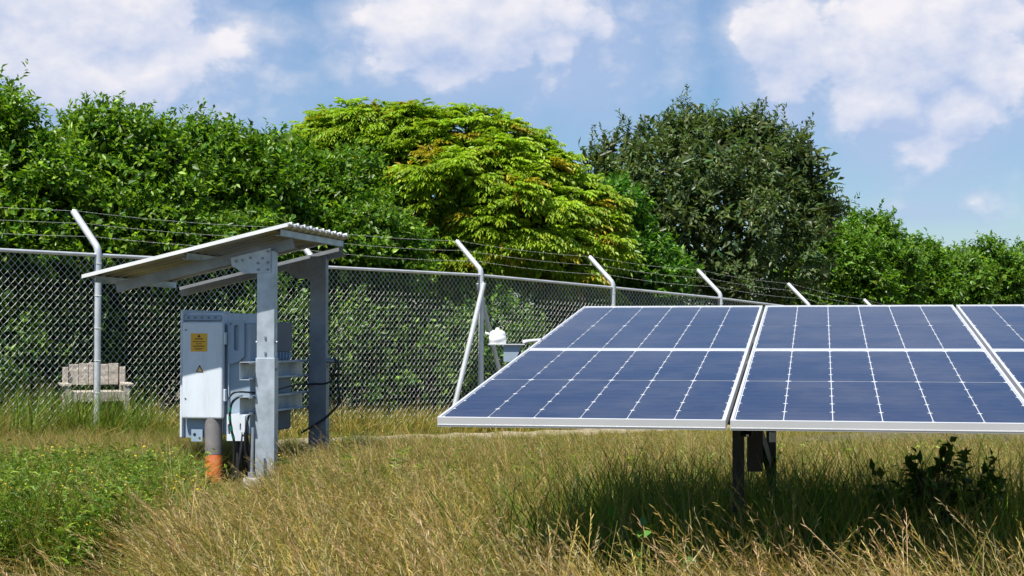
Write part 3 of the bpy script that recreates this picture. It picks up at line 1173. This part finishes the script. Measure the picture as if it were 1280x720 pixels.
def tree_root(name, lobes, label, cat='tree', group=None):
    c = sum((Vector(l[0]) for l in lobes), Vector()) / len(lobes)
    b = Vector((c.x, c.y, ground(c.x, c.y)))
    return empty(name, b, label=label, cat=cat, group=group), b


def merge(*sets):
    return [np.concatenate([s[i] for s in sets]) for i in range(6)]


def broadleaf(name, label, Z, spec, n_twig, per, leaf, width, base, tw=.22, deep=1.0, trunk=.09, material='leaf', shoots=0, cat='tree', group=None,
              inner=True, gap=False, shoot_len=1.0, **kw):
    lobes = px_lobes(Z, spec, deep)
    root, b = tree_root(name, lobes, label, cat, group)
    o = np.array(b)
    limbs(root, b, lobes, trunk)
    P, D = lobes_points(lobes, n_twig, seed=int(abs(spec[0][0])) + 3)
    sets = [twig_leaves(P, D, per, tw, leaf, width, base, **kw)]
    if shoots:                                 # free young shoots standing above the crown
        tops = sorted(lobes, key=lambda l: -(l[0][2] + l[1][2]))[:max(2, int(len(lobes) / (3 if shoot_len == 1 else 1.8)))]
        for _ in range(shoots):
            c, rad = random.choice(tops)
            a = random.uniform(-1, 1)
            st = Vector((c[0] + rad[0] * a * .9, c[1] - rad[1] * random.uniform(-.2, .5), c[2] + rad[2] * (.86 * math.sqrt(max(0, 1 - a * a)))))
            d = Vector((random.uniform(-.5, .6), random.uniform(-.4, .4), 1)).normalized()
            ln = random.uniform(.12, .36) * (leaf / .09) * shoot_len
            m_ = int(9 * shoot_len)
            Pq = np.array([st + d * (ln * k / m_) for k in range(m_)])
            sets.append(twig_leaves(Pq, np.repeat(np.array(d)[None], m_, 0), 3, .05, leaf * .85, width * .85, base, **{**kw, 'angle': .7, 'up': .2}))
    if inner:                                  # larger, darker leaves deep in the crown
        pts, dirs = [], []
        for (c, rad) in lobes:
            k = int((60 + 240 * rad[0] * rad[2]) * (.45 if gap else 1))
            d = rand_dir(k)
            pts.append(np.array(c) + d * np.array(rad) * (rng.random(k) ** .4 * .66)[:, None])
            dirs.append(d)
        Pi, Di = np.concatenate(pts), np.concatenate(dirs)
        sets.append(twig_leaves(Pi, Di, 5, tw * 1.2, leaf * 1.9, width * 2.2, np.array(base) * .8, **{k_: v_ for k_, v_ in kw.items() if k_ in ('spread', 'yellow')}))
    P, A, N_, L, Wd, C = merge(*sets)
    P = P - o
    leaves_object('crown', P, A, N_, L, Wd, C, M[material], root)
    return root


def umbrella_tree(name, label, Z, spec, n_cluster, base):
    """tree with drooping feathery fronds gathered in flat umbrellas at the branch ends"""
    lobes = px_lobes(Z, spec, 1.0)
    root, b = tree_root(name, lobes, label)
    o = np.array(b)
    limbs(root, b, lobes, .13)
    P, D = lobes_points(lobes, n_cluster, shell=.16, seed=5)
    n = len(P)
    nf = 11
    az = rng.uniform(0, 2 * math.pi, (n, nf)) * .15 + (np.arange(nf) * 2 * math.pi / nf)[None, :] + rng.uniform(0, 6.3, (n, 1))
    ax0 = np.stack([np.cos(az), np.sin(az), rng.uniform(-.1, .7, (n, nf))], -1) + .8 * D[:, None, :] + rng.normal(0, .25, (n, 1, 3))
    ax0 = unit(ax0).reshape(-1, 3)
    base_p = np.repeat(P, nf, axis=0)
    m = len(base_p)
    flen = rng.uniform(.26, .46, m)
    per = 6
    t = (np.arange(per) + .6) / per
    # frond arcs over and hangs
    pos = base_p[:, None, :] + ax0[:, None, :] * (flen[:, None, None] * t[None, :, None])
    pos[:, :, 2] -= (flen[:, None] * .42 * t[None, :] ** 2)
    tan = ax0[:, None, :] * np.ones((1, per, 1))
    tan = tan.copy()
    tan[:, :, 2] -= .84 * t[None, :]
    tan = unit(tan)
    sets = []
    ctone = np.repeat(1 + rng.normal(0, .14, n), nf)
    new = np.repeat(rng.random(n) < .10, nf)
    for s in (-1, 1):
        side = unit(np.cross(tan, np.array([0, 0, 1.0])))
        la = unit(tan * 1.0 + side * s * .75 + np.array([0, 0, -.24]) + rng.normal(0, .12, tan.shape))
        nn = unit(np.array([0, 0, 1.0]) + .4 * side * s + rng.normal(0, .2, tan.shape))
        N = m * per
        C = tone(N, base, .14, .12) * np.repeat(ctone, per)[:, None]
        k = np.repeat(new, per)
        C[k] = C[k] * np.array([1.45, .82, .9])[None, :]
        wv = (.65 + .5 * np.sin(math.pi * t))[None, :] * np.ones((m, 1))
        sets.append((pos.reshape(-1, 3), la.reshape(-1, 3), nn.reshape(-1, 3), .110 * wv.ravel() * rng.uniform(.8, 1.2, N), .040 * rng.uniform(.8, 1.2, N), C))
    pts, dirs = [], []
    for (c, rad) in lobes:
        k = int(50 + 70 * rad[0] * rad[2])
        d = rand_dir(k)
        pts.append(np.array(c) + d * np.array(rad) * (rng.random(k) ** .4 * .6)[:, None])
        dirs.append(d)
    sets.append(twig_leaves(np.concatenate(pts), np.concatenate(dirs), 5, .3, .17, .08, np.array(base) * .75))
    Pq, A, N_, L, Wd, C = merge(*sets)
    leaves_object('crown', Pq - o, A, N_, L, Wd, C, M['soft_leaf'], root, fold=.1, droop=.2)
    return root


HG = (.088, .185, .014)      # hedge green
BR = (.200, .330, .016)      # brighter young green
# left hedge trees, tall and leafy to the ground
broadleaf('hedge_tree', 'glossy green hedge tree at the left picture edge behind the fence', 18.3,
          [(-60, 215, 95, 80), (-8, 172, 58, 48), (30, 242, 80, 72), (0, 300, 85, 60, -.4), (-40, 380, 90, 70), (40, 400, 75, 70, .3)], 5200, 7, .088, .044, HG, shoots=26, alt=BR, alt_p=.36)
broadleaf('hedge_tree', 'tall glossy green hedge tree with upright shoots above the leaning left fence post', 19.2,
          [(132, 192, 66, 54), (170, 232, 80, 72), (85, 238, 60, 66), (120, 290, 85, 55, -.5), (190, 300, 70, 55, -.3), (110, 395, 80, 70, .3), (180, 400, 80, 70, .4)], 6000, 7, .090, .046, HG, shoots=34, alt=BR, alt_p=.38)
broadleaf('hedge_tree', 'dense dark hedge tree above the left end of the shelter roof', 20.6,
          [(262, 206, 68, 50), (300, 244, 75, 60), (235, 265, 70, 60, -.3), (290, 310, 85, 50, -.5), (255, 400, 80, 75, .3), (325, 400, 70, 75, .4)], 5200, 7, .092, .047, HG, shoots=14, alt=BR, alt_p=.26)
broadleaf('hedge_tree', 'dense dark hedge tree behind the shelter, overlapped by the pale feathery tree', 21.8,
          [(355, 222, 58, 46), (410, 250, 68, 60), (350, 290, 70, 55, -.4), (430, 300, 75, 55, -.5), (385, 400, 80, 75, .3), (460, 395, 70, 75, .3), (480, 320, 55, 50, -.2)], 5600, 7, .094, .048, HG, shoots=8, alt=BR, alt_p=.20)
umbrella_tree('feathery_tree', 'bright yellow-green tree with drooping feathery leaves in the middle', 25.0,
              [(438, 162, 46, 32), (398, 195, 44, 30), (482, 172, 52, 36), (535, 176, 56, 38), (585, 174, 56, 36), (632, 190, 50, 34), (672, 220, 44, 36), (460, 215, 52, 40), (600, 225, 70, 44, -.4), (705, 258, 52, 42), (560, 240, 95, 60, -.5), (640, 275, 85, 52, -.6), (500, 270, 62, 50, -.3),
               (585, 315, 75, 38, -.6), (690, 320, 62, 38, -.5), (735, 300, 40, 40, -.2)], 2300, (.255, .375, .020))
broadleaf('leafy_shrub', 'fresh green shrub filling the gap between the feathery tree and the dark tree', 26.5,
          [(770, 265, 42, 40), (760, 320, 50, 45), (800, 335, 55, 45), (740, 390, 70, 60)], 3000, 6, .11, .055, (.075, .19, .016), trunk=.06, cat='shrub', alt=(.15, .29, .02), alt_p=.2)
broadleaf('dark_tree', 'large dark olive-green tree with upright leaf sprays right of centre', 30.0,
          [(750, 205, 14, 10), (1012, 215, 14, 9), (1016, 258, 15, 9), (1008, 290, 15, 10), (888, 176, 18, 12), (935, 180, 16, 12), (850, 182, 14, 12), (780, 200, 26, 22), (815, 190, 30, 20), (862, 170, 30, 20), (905, 174, 28, 20), (940, 180, 28, 22), (972, 195, 32, 24), (1000, 212, 18, 14), (996, 242, 24, 20), (765, 235, 30, 30),
           (830, 224, 46, 32, -.7), (890, 216, 44, 32, -.9), (950, 230, 42, 32, -.7), (1012, 265, 22, 20), (800, 268, 46, 34, -.5), (865, 275, 50, 34, -1.0), (930, 285, 50, 34, -1.0), (988, 285, 36, 30, -.3),
           (845, 330, 56, 34, -.8), (915, 340, 56, 32, -.9), (975, 340, 50, 34, -.5), (790, 325, 46, 40, 0), (890, 240, 70, 60, .9)],
          2700, 13, .122, .043, (.105, .155, .052), tw=.40, trunk=.15, shoots=110, shoot_len=1.6, angle=.95, up=.5, upn=.9, alt=(.115, .15, .055), alt_p=.25, gap=True)
for (px, py, r, ry, Z, lab, n) in ((1040, 335, 55, 48, 33.5, 'light green shrub tree at the foot of the dark tree', 3200),
                                   (1085, 322, 50, 52, 34.5, 'tallest light green shrub tree right of the dark tree', 3200),
                                   (1140, 345, 46, 40, 36.5, 'bushy green shrub tree above the middle solar panels seam', 2600),
                                   (1190, 352, 40, 34, 38.5, 'low green shrub tree in the dip of the right treeline', 2200),
                                   (1235, 345, 44, 40, 40.0, 'rounded green shrub tree near the right picture edge', 2600),
                                   (1290, 350, 48, 42, 42.0, 'green shrub tree cut off by the right picture edge', 2400)):
    broadleaf('shrub_tree', lab, Z, [(px, py, r, ry), (px - r * .5, py + ry * .6, r * .8, ry * .8), (px + r * .55, py + ry * .5, r * .75, ry * .8), (px, py + ry * 1.6, r * 1.1, ry)],
              n, 6, .125, .060, (.110, .215, .018), tw=.26, trunk=.06, shoots=14, group='shrub trees along the far fence', alt=(.15, .28, .025), alt_p=.22)


# undergrowth close behind the fence, hedge-tree shade partly put into its leaf colour
def undergrowth():
    labs = ['at the left picture edge', 'left of the wooden chair', 'beside the wooden chair', 'right of the wooden chair', 'behind the inverter cabinet', 'between the two shelter posts',
            'right of the rear shelter post', 'left of the braced fence post', 'behind the braced fence post', 'above the white sensor', 'behind the left end of the panels', 'below the feathery tree',
            'below the fresh green shrub', 'below the dark tree']
    us = [-1.6, -.2, 1.0, 2.1, 3.2, 4.3, 5.3, 6.3, 7.4, 8.6, 10.0, 11.6, 13.4, 15.4]
    for lab, u in zip(labs, us):
        v = 1.35 + random.uniform(-.2, .35) + (1.25 if 'chair' in lab else 0)
        p = fence_pt(u, v)
        g = ground(p.x, p.y)
        h = random.uniform(.75, .95)
        lobes = [((p.x, p.y, g + h * .75), (.62, .55, h * .8)), ((p.x + .3, p.y + .3, g + h * 1.35), (.55, .5, h * .65)), ((p.x - .25, p.y + .35, g + h * 1.3), (.5, .5, h * .6))]
        root = empty('understory_shrub', (p.x, p.y, g), label='dim leafy shrub seen through the fence ' + lab, cat='shrub', group='shrubs behind the fence')
        stems = MB()
        for k in range(5):
            a = random.uniform(0, 6.28)
            stems.tube([(0, 0, -.1), (.12 * math.cos(a), .12 * math.sin(a), .5), (.35 * math.cos(a), .35 * math.sin(a), 1.2)], [.02, .014, .006], 6)
        stems.build('trunk', M['bark'], root)
        P, D = lobes_points(lobes, 1300, shell=.3, seed=int(u * 7) + 40)
        st = twig_leaves(P, D, 6, .2, .085, .045, (.052, .115, .014), alt=(.17, .30, .03), alt_p=.2)  # green darkened as painted shade; brighter alt leaves stand in for lit ones
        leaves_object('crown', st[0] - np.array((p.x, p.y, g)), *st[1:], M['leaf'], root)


undergrowth()


# a deeper thicket closing the view between the trunks
def thicket():
    n = 15000
    u = rng.uniform(-9, 40, n)
    v = rng.uniform(4.2, 6.2, n)
    x = F0.x + FD.x * u + FN.x * v
    y = F0.y + FD.y * u + FN.y * v
    z = gz(x, y) + rng.random(n) * np.where(u < 26, 2.8, 2.2)
    P = np.stack([x, y, z], 1)
    D = unit(rng.normal(size=(n, 3)) + np.array([.5, -.8, .2]))
    st = twig_leaves(P, D, 5, .3, .17, .09, (.032, .078, .012))  # deep shade painted into this darker leaf green
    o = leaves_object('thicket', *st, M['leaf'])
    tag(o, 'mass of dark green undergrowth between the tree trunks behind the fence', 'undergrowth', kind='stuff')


thicket()


# ------------------------------------------------------------------ grass and weeds (ground cover)
PROTO = bpy.data.collections.new('grass_tufts')


def blades_mesh(name, blades, extra=None):
    """blades: list of (polyline pts, half-width list, colour); extra: list of (verts, faces, colour)"""
    V, Fc, Cc = [], [], []
    for pts, wid, col in blades:
        side = None
        b = len(V)
        m = len(pts)
        for i, (p, w) in enumerate(zip(pts, wid)):
            d = pts[min(i + 1, m - 1)] - pts[max(i - 1, 0)]
            if side is None:
                side = d.cross(Vector((random.uniform(-1, 1), random.uniform(-1, 1), .2)))
                side = side.normalized() if side.length > 1e-6 else Vector((1, 0, 0))
            V += [tuple(p - side * w), tuple(p + side * w)]
            Cc += [col[i] if isinstance(col[0], (tuple, list)) else col] * 2
        for i in range(m - 1):
            Fc.append((b + 2 * i, b + 2 * i + 1, b + 2 * i + 3, b + 2 * i + 2))
    for vs_, fs, col in (extra or []):
        b = len(V)
        V += [tuple(p) for p in vs_]
        Cc += [col] * len(vs_)
        Fc += [tuple(i + b for i in f) for f in fs]
    me = bpy.data.meshes.new(name)
    me.from_pydata(V, [], Fc)
    a = me.attributes.new('Col', 'FLOAT_COLOR', 'POINT')
    a.data.foreach_set('color', np.array([(c[0], c[1], c[2], 1) for c in Cc], np.float32).ravel())
    me.materials.append(M['grass'])
    o = bpy.data.objects.new(name, me)
    return o


def jit(c, s=.2):
    k = 1 + random.gauss(0, s)
    y = 1 + random.gauss(0, .06)
    return (max(.005, c[0] * k * y), max(.005, c[1] * k), max(.003, c[2] * k))


STRAW, OLIVE, GREEN, DRYG, LIME, REDDISH = (.46, .34, .092), (.20, .19, .027), (.11, .20, .018), (.305, .24, .053), (.21, .31, .022), (.25, .165, .05)


def arc(h, lean, az, n=5, bend=1.6, start=None):
    s = start or Vector((random.gauss(0, .05), random.gauss(0, .05), -.02))
    d = Vector((math.cos(az), math.sin(az), 0))
    return [s + d * (lean * h * (k / (n - 1)) ** bend) + Vector((0, 0, h * (k / (n - 1)) * (1 - .18 * lean * (k / (n - 1)) ** 2))) for k in range(n)]


def tuft(kind):
    bl, ex = [], []
    wind = R(175)
    if kind == 'golden':
        for _ in range(60):
            h = random.uniform(.28, .64)
            az = wind + random.gauss(0, 1.0)
            c = jit(random.choices((STRAW, OLIVE, DRYG, GREEN, REDDISH), (3, 3, 3, 1.7, 1.3))[0], .3)
            bl.append((arc(h, random.uniform(.25, .95), az), [.0019, .0021, .0018, .0012, .0003], c))
        for _ in range(7):                        # a few broader green blades
            h = random.uniform(.25, .58)
            bl.append((arc(h, random.uniform(.3, 1.2), random.uniform(0, 6.28)), [.0028, .0042, .0036, .0022, .0004], jit(random.choice((GREEN, OLIVE, LIME)), .25)))
        for _ in range(11):                        # seed stalks
            h = random.uniform(.50, .72)
            az = wind + random.gauss(0, .8)
            pts = arc(h, random.uniform(.3, .7), az, 6, 2.0)
            c = jit(random.choice((STRAW, DRYG, REDDISH, (.46, .29, .15), (.52, .42, .20))), .15)
            bl.append((pts, [.0011] * 5 + [.0006], c))
            tip, dr = pts[-1], (pts[-1] - pts[-2]).normalized()
            for k in range(12):
                q = tip - dr * (.011 * k)
                dd = (dr + Vector((random.gauss(0, .35), random.gauss(0, .35), random.gauss(-.1, .3)))).normalized() * random.uniform(.012, .026)
                bl.append(([q, q + dd * .5, q + dd], [.0006, .0014, .0003], jit(c, .12)))
    elif kind == 'green':
        for _ in range(30):
            h = random.uniform(.30, .72)
            az = random.uniform(0, 6.28)
            c = jit(random.choices((GREEN, LIME, OLIVE, DRYG), (4, 2, 2, 1))[0])
            bl.append((arc(h, random.uniform(.1, .6), az), [.003, .0036, .003, .002, .0004], c))
    elif kind == 'short':
        for _ in range(34):
            h = random.uniform(.10, .30)
            az = random.uniform(0, 6.28)
            c = jit(random.choices((STRAW, DRYG, OLIVE, GREEN, LIME), (3, 3, 2, 1.6, .8))[0])
            bl.append((arc(h, random.uniform(.2, .9), az, 4), [.0026, .0026, .002, .0003], c))
    elif kind == 'dead':
        for _ in range(26):
            h = random.uniform(.10, .34)
            az = random.uniform(0, 6.28)
            c = jit(random.choice((STRAW, DRYG, (.22, .15, .08), (.5, .42, .26))))
            bl.append((arc(h, random.uniform(.8, 2.2), az, 4, 1.2), [.0026, .0026, .002, .0005], c))
    elif kind in ('weed', 'flower'):
        for _ in range(7):
            h = random.uniform(.32, .62)
            az = random.uniform(0, 6.28)
            pts = arc(h, random.uniform(.05, .4), az, 6, 1.5, Vector((random.gauss(0, .08), random.gauss(0, .08), 0)))
            c = jit(GREEN, .15)
            bl.append((pts, [.0026, .0024, .002, .0018, .0014, .001], c))
            for k in range(26):
                t = random.uniform(.25, 1) * 4.99
                q = pts[int(t)].lerp(pts[int(t) + 1], t % 1)
                a2 = random.uniform(0, 6.28)
                d = Vector((math.cos(a2), math.sin(a2), random.uniform(-.1, .7))).normalized()
                l = random.uniform(.035, .085) * (1.2 - t / 9)
                w = l * random.uniform(.07, .13)
                bl.append(([q, q + d * l * .5 + Vector((0, 0, .004)), q + d * l - Vector((0, 0, .008))], [w * .4, w, w * .1], jit(random.choice((GREEN, LIME, LIME, (.10, .2, .03))), .2)))
            if kind == 'flower':
                for k in range(5):
                    q = pts[-1] + Vector((random.gauss(0, .03), random.gauss(0, .03), random.uniform(-.05, .03)))
                    r = random.uniform(.0035, .008)
                    vs_ = [q + Vector((r * math.cos(a), r * math.sin(a), (.3 * r if i % 2 else -.2 * r))) for i, a in enumerate(np.arange(8) * math.pi / 4)] + [q + Vector((0, 0, r * .8))]
                    ex.append((vs_, [(i, (i + 1) % 8, 8) for i in range(8)], jit((.80, .60, .03), .1)))
        for _ in range(10):
            h = random.uniform(.2, .5)
            bl.append((arc(h, random.uniform(.1, .7), random.uniform(0, 6.28)), [.002, .0024, .002, .0014, .0003], jit(random.choice((GREEN, OLIVE, DRYG)))))
    return bl, ex


tufts = {}
for kind, nvar in (('golden', 6), ('green', 4), ('short', 4), ('dead', 3), ('weed', 3), ('flower', 3)):
    tufts[kind] = bpy.data.collections.new(kind + '_tufts')
    for i in range(nvar):
        bl, ex = tuft(kind)
        tufts[kind].objects.link(blades_mesh(f'{kind}_tuft_{i}', bl, ex))


def scatter(name, kind, pts, scales, rots, label, cat='grass'):
    me = bpy.data.meshes.new(name)
    me.from_pydata([tuple(p) for p in pts], [], [])
    n = len(pts)
    for nm, ty, field, data in (('tuft_scale', 'FLOAT', 'value', np.asarray(scales, np.float32)),
                                ('tuft_rot', 'FLOAT_VECTOR', 'vector', np.asarray(rots, np.float32).ravel()),
                                ('tuft_pick', 'INT', 'value', rng.integers(0, 1000, n).astype(np.int32))):
        a = me.attributes.new(nm, ty, 'POINT')
        a.data.foreach_set(field, data)
    o = link(bpy.data.objects.new(name, me))
    ng = bpy.data.node_groups.new(name + '_scatter', 'GeometryNodeTree')
    ng.interface.new_socket('Geometry', in_out='INPUT', socket_type='NodeSocketGeometry')
    ng.interface.new_socket('Geometry', in_out='OUTPUT', socket_type='NodeSocketGeometry')
    N, L = ng.nodes, ng.links
    gi, go = N.new('NodeGroupInput'), N.new('NodeGroupOutput')
    ci = N.new('GeometryNodeCollectionInfo')
    ci.inputs['Collection'].default_value = tufts[kind]
    ci.inputs['Separate Children'].default_value = True
    ci.inputs['Reset Children'].default_value = True
    ip = N.new('GeometryNodeInstanceOnPoints')
    ip.inputs['Pick Instance'].default_value = True

    def attr(nm, dt):
        a = N.new('GeometryNodeInputNamedAttribute')
        a.data_type = dt
        a.inputs['Name'].default_value = nm
        return a.outputs['Attribute']
    L.new(gi.outputs[0], ip.inputs['Points'])
    L.new(ci.outputs[0], ip.inputs['Instance'])
    L.new(attr('tuft_pick', 'INT'), ip.inputs['Instance Index'])
    L.new(attr('tuft_rot', 'FLOAT_VECTOR'), ip.inputs['Rotation'])
    L.new(attr('tuft_scale', 'FLOAT'), ip.inputs['Scale'])
    L.new(ip.outputs[0], go.inputs[0])
    md = o.modifiers.new('scatter', 'NODES')
    md.node_group = ng
    me.materials.append(M['grass'])
    return tag(o, label, cat, kind='stuff')


def field_noise(x, y, s=1.0):
    return .5 + .25 * (np.sin(x * 1.3 * s + 1.1) * np.cos(y * 1.1 * s - .4) + np.sin((x * .7 - y * .9) * s * 1.7 + 2) * .7 + .4 * np.sin(x * 3.9 * s - y * 2.7 * s))


def spread(n, y0, y1, pxl=-60, pxr=1340):
    """points over the wedge of ground in front of the lens and a little to its sides"""
    y = np.sqrt(rng.uniform(y0 ** 2, y1 ** 2, n))
    x = (rng.uniform(pxl, pxr, n) - 640) / F * y + rng.normal(0, .02, n)
    return x, y


def fence_v(x, y):
    return (x - F0.x) * FN.x + (y - F0.y) * FN.y


def fence_u(x, y):
    return (x - F0.x) * FD.x + (y - F0.y) * FD.y


def shelter_local(x, y):
    dx, dy = x - SH.x, y - SH.y
    return dx * .976 - dy * .217, dx * .217 + dy * .976


def grow(name, kind, n, y0, y1, keep, size, label, cat='grass', pxl=-60, pxr=1340, lean=.18):
    x, y = spread(n, y0, y1, pxl, pxr)
    pxx = 640 + F * x / y
    k = rng.random(n) < keep(x, y, pxx)
    k &= fence_v(x, y) < 2.6
    s_, t_ = shelter_local(x, y)
    k &= ~((np.abs(s_) < .13) & ((np.abs(t_) < .12) | (np.abs(t_ - 1.24) < .12)))
    x, y, pxx = x[k], y[k], pxx[k]
    m = len(x)
    sc = size(x, y, pxx) * rng.uniform(.68, 1.2, m)
    # lower in front of and under the shelter
    # the growth is lower round the shelter and on the trampled near left
    line = np.interp(pxx, [-100, 0, 225, 243, 345, 362, 400, 450, 1400], [548, 548, 553, 600, 602, 570, 552, 542, 538])
    cap = (EYE - (line - YH) / F * y - gz(x, y)) / .66
    capl = (EYE - (702 - YH) / F * y) / .66
    cap = np.where((pxx < 235 + 25 * np.sin(y * 5)) & (y < 8.3), np.minimum(cap, np.maximum(capl, .2)), cap)
    fv = fence_v(x, y)
    cap = np.where(fv > -.35, 9.0, np.where(fv > -3.2, np.minimum(np.maximum(cap, .42), .46), cap))
    sc = np.minimum(sc, np.maximum(cap, .16) * rng.uniform(.8, 1.15, m))
    pts = np.stack([x, y, gz(x, y) - .01], 1)
    rots = np.stack([rng.normal(0, lean, m), rng.normal(0, lean, m), rng.normal(0, .9, m) if kind == 'golden' else rng.uniform(0, 6.28, m)], 1)
    return scatter(name, kind, pts, sc, rots, label, cat)


def left_zone(pxx, y):          # the weedy patch on the left
    return smooth01((300 - pxx) / 130)


def under_panels(x, y):
    d = np.stack([x - P0.x, y - P0.y], 1)
    ca, sa = math.cos(PA), math.sin(PA)
    a = d[:, 0] * ca - d[:, 1] * sa
    b = d[:, 0] * sa + d[:, 1] * ca
    return (a > .05) & (b > .35) & (b < 3.9)


def g_keep(x, y, p):
    k = np.clip(1.2 - .95 * left_zone(p, y) + .75 * smooth01((y - 10.5) / 1.2), 0, 1) * np.clip(field_noise(x, y) + .35, .3, 1)
    k = np.where((p < 235 + 25 * np.sin(y * 5)) & (y < 8.3), .10, k)
    return np.where(under_panels(x, y), k * .05, k)


grow('golden_grass', 'golden', 11000, 3.9, 14.5, g_keep, lambda x, y, p: np.where(y < 6.3, 1.0, np.where(y < 9, .90, .78)), 'tall golden seeding grass waving across the foreground field', lean=.2)
grow('green_grass', 'green', 9500, 4.2, 16.0,
     lambda x, y, p: np.where(under_panels(x, y), 1.0, np.where((p < 235) & (y < 8.3), .09, .21 + .32 * (field_noise(x, y, 1.6) > .60) + .34 * left_zone(p, y)) + .24 * (p > 540) * (y > 7)),
     lambda x, y, p: np.where(under_panels(x, y), 1.12, .85 + .15 * left_zone(p, y)), 'long green grass under the solar panels and between the dry stalks')
grow('green_weeds', 'weed', 4200, 8.3, 12.2, lambda x, y, p: left_zone(p, y) * np.clip(field_noise(x, y, 1.4) + .4, 0, 1) + .03, lambda x, y, p: np.where(y < 8, .75, .98), 'bright green leafy weeds on the left side of the field', 'weeds')
grow('yellow_wildflowers', 'flower', 210, 8.4, 11.6, lambda x, y, p: left_zone(p, y) * .9 + .03, lambda x, y, p: np.full(len(x), 1.0), 'small yellow wildflowers scattered among the green weeds', 'flowers')
grow('short_dry_grass', 'short', 15000, 9.0, 27.0, lambda x, y, p: np.where(np.abs(fence_v(x, y) + .75) < .38, .45, 1.0) * (fence_v(x, y) > -7), lambda x, y, p: np.where(fence_v(x, y) > -.4, 1.35, 1.15), 'short dry yellow grass along the foot of the fence')
grow('dead_straw', 'dead', 5200, 4.5, 12.5, lambda x, y, p: np.clip(.2 + .8 * left_zone(p, y) * (y < 8.5), 0, 1), lambda x, y, p: np.full(len(x), 1.0), 'flattened dead straw lying between the grass tufts', 'straw')


# leafy broad weeds that stand out singly
def broad_weed(px, Z, h, n, label, base, leaf=.075):
    x = (px - 640) / F * Z
    g = ground(x, Z)
    n_st = 14 if h > .7 else 6
    root = empty('broadleaf_weed', (x, Z, g), label=label, cat='weed')
    stem = MB()
    Ps, Ds = [], []
    for k in range(n_st):
        a = random.uniform(0, 6.28)
        tip = Vector((math.cos(a) * .16, math.sin(a) * .16, h * random.uniform(.75, 1)))
        mid = tip * .5 + Vector((0, 0, .05))
        stem.tube([(0, 0, -.05), mid, tip], [.006, .005, .002], 6)
        for q in np.linspace(.35, 1, n):
            p = mid.lerp(tip, (q - .5) * 2) if q > .5 else Vector((0, 0, 0)).lerp(mid, q * 2)
            Ps.append(p)
            Ds.append((math.cos(a), math.sin(a), .3))
    stem.build('stem', M['grass'] if False else M['bark'], root)
    st = twig_leaves(np.array(Ps), np.array(Ds), 3, .05, leaf, leaf * .5, base, upn=1.0)
    leaves_object('foliage', *st, M['soft_leaf'], root)


broad_weed(1140, 6.6, .84, 13, 'dark leafy weed in the shade under the right-hand panels', (.05, .11, .02), .06)
broad_weed(1190, 6.8, .90, 13, 'taller dark leafy weed touching the panel edge on the right', (.05, .11, .02), .06)
broad_weed(828, 5.75, .66, 6, 'small bright green weed in the sun before the dark grass', (.09, .20, .03), .06)
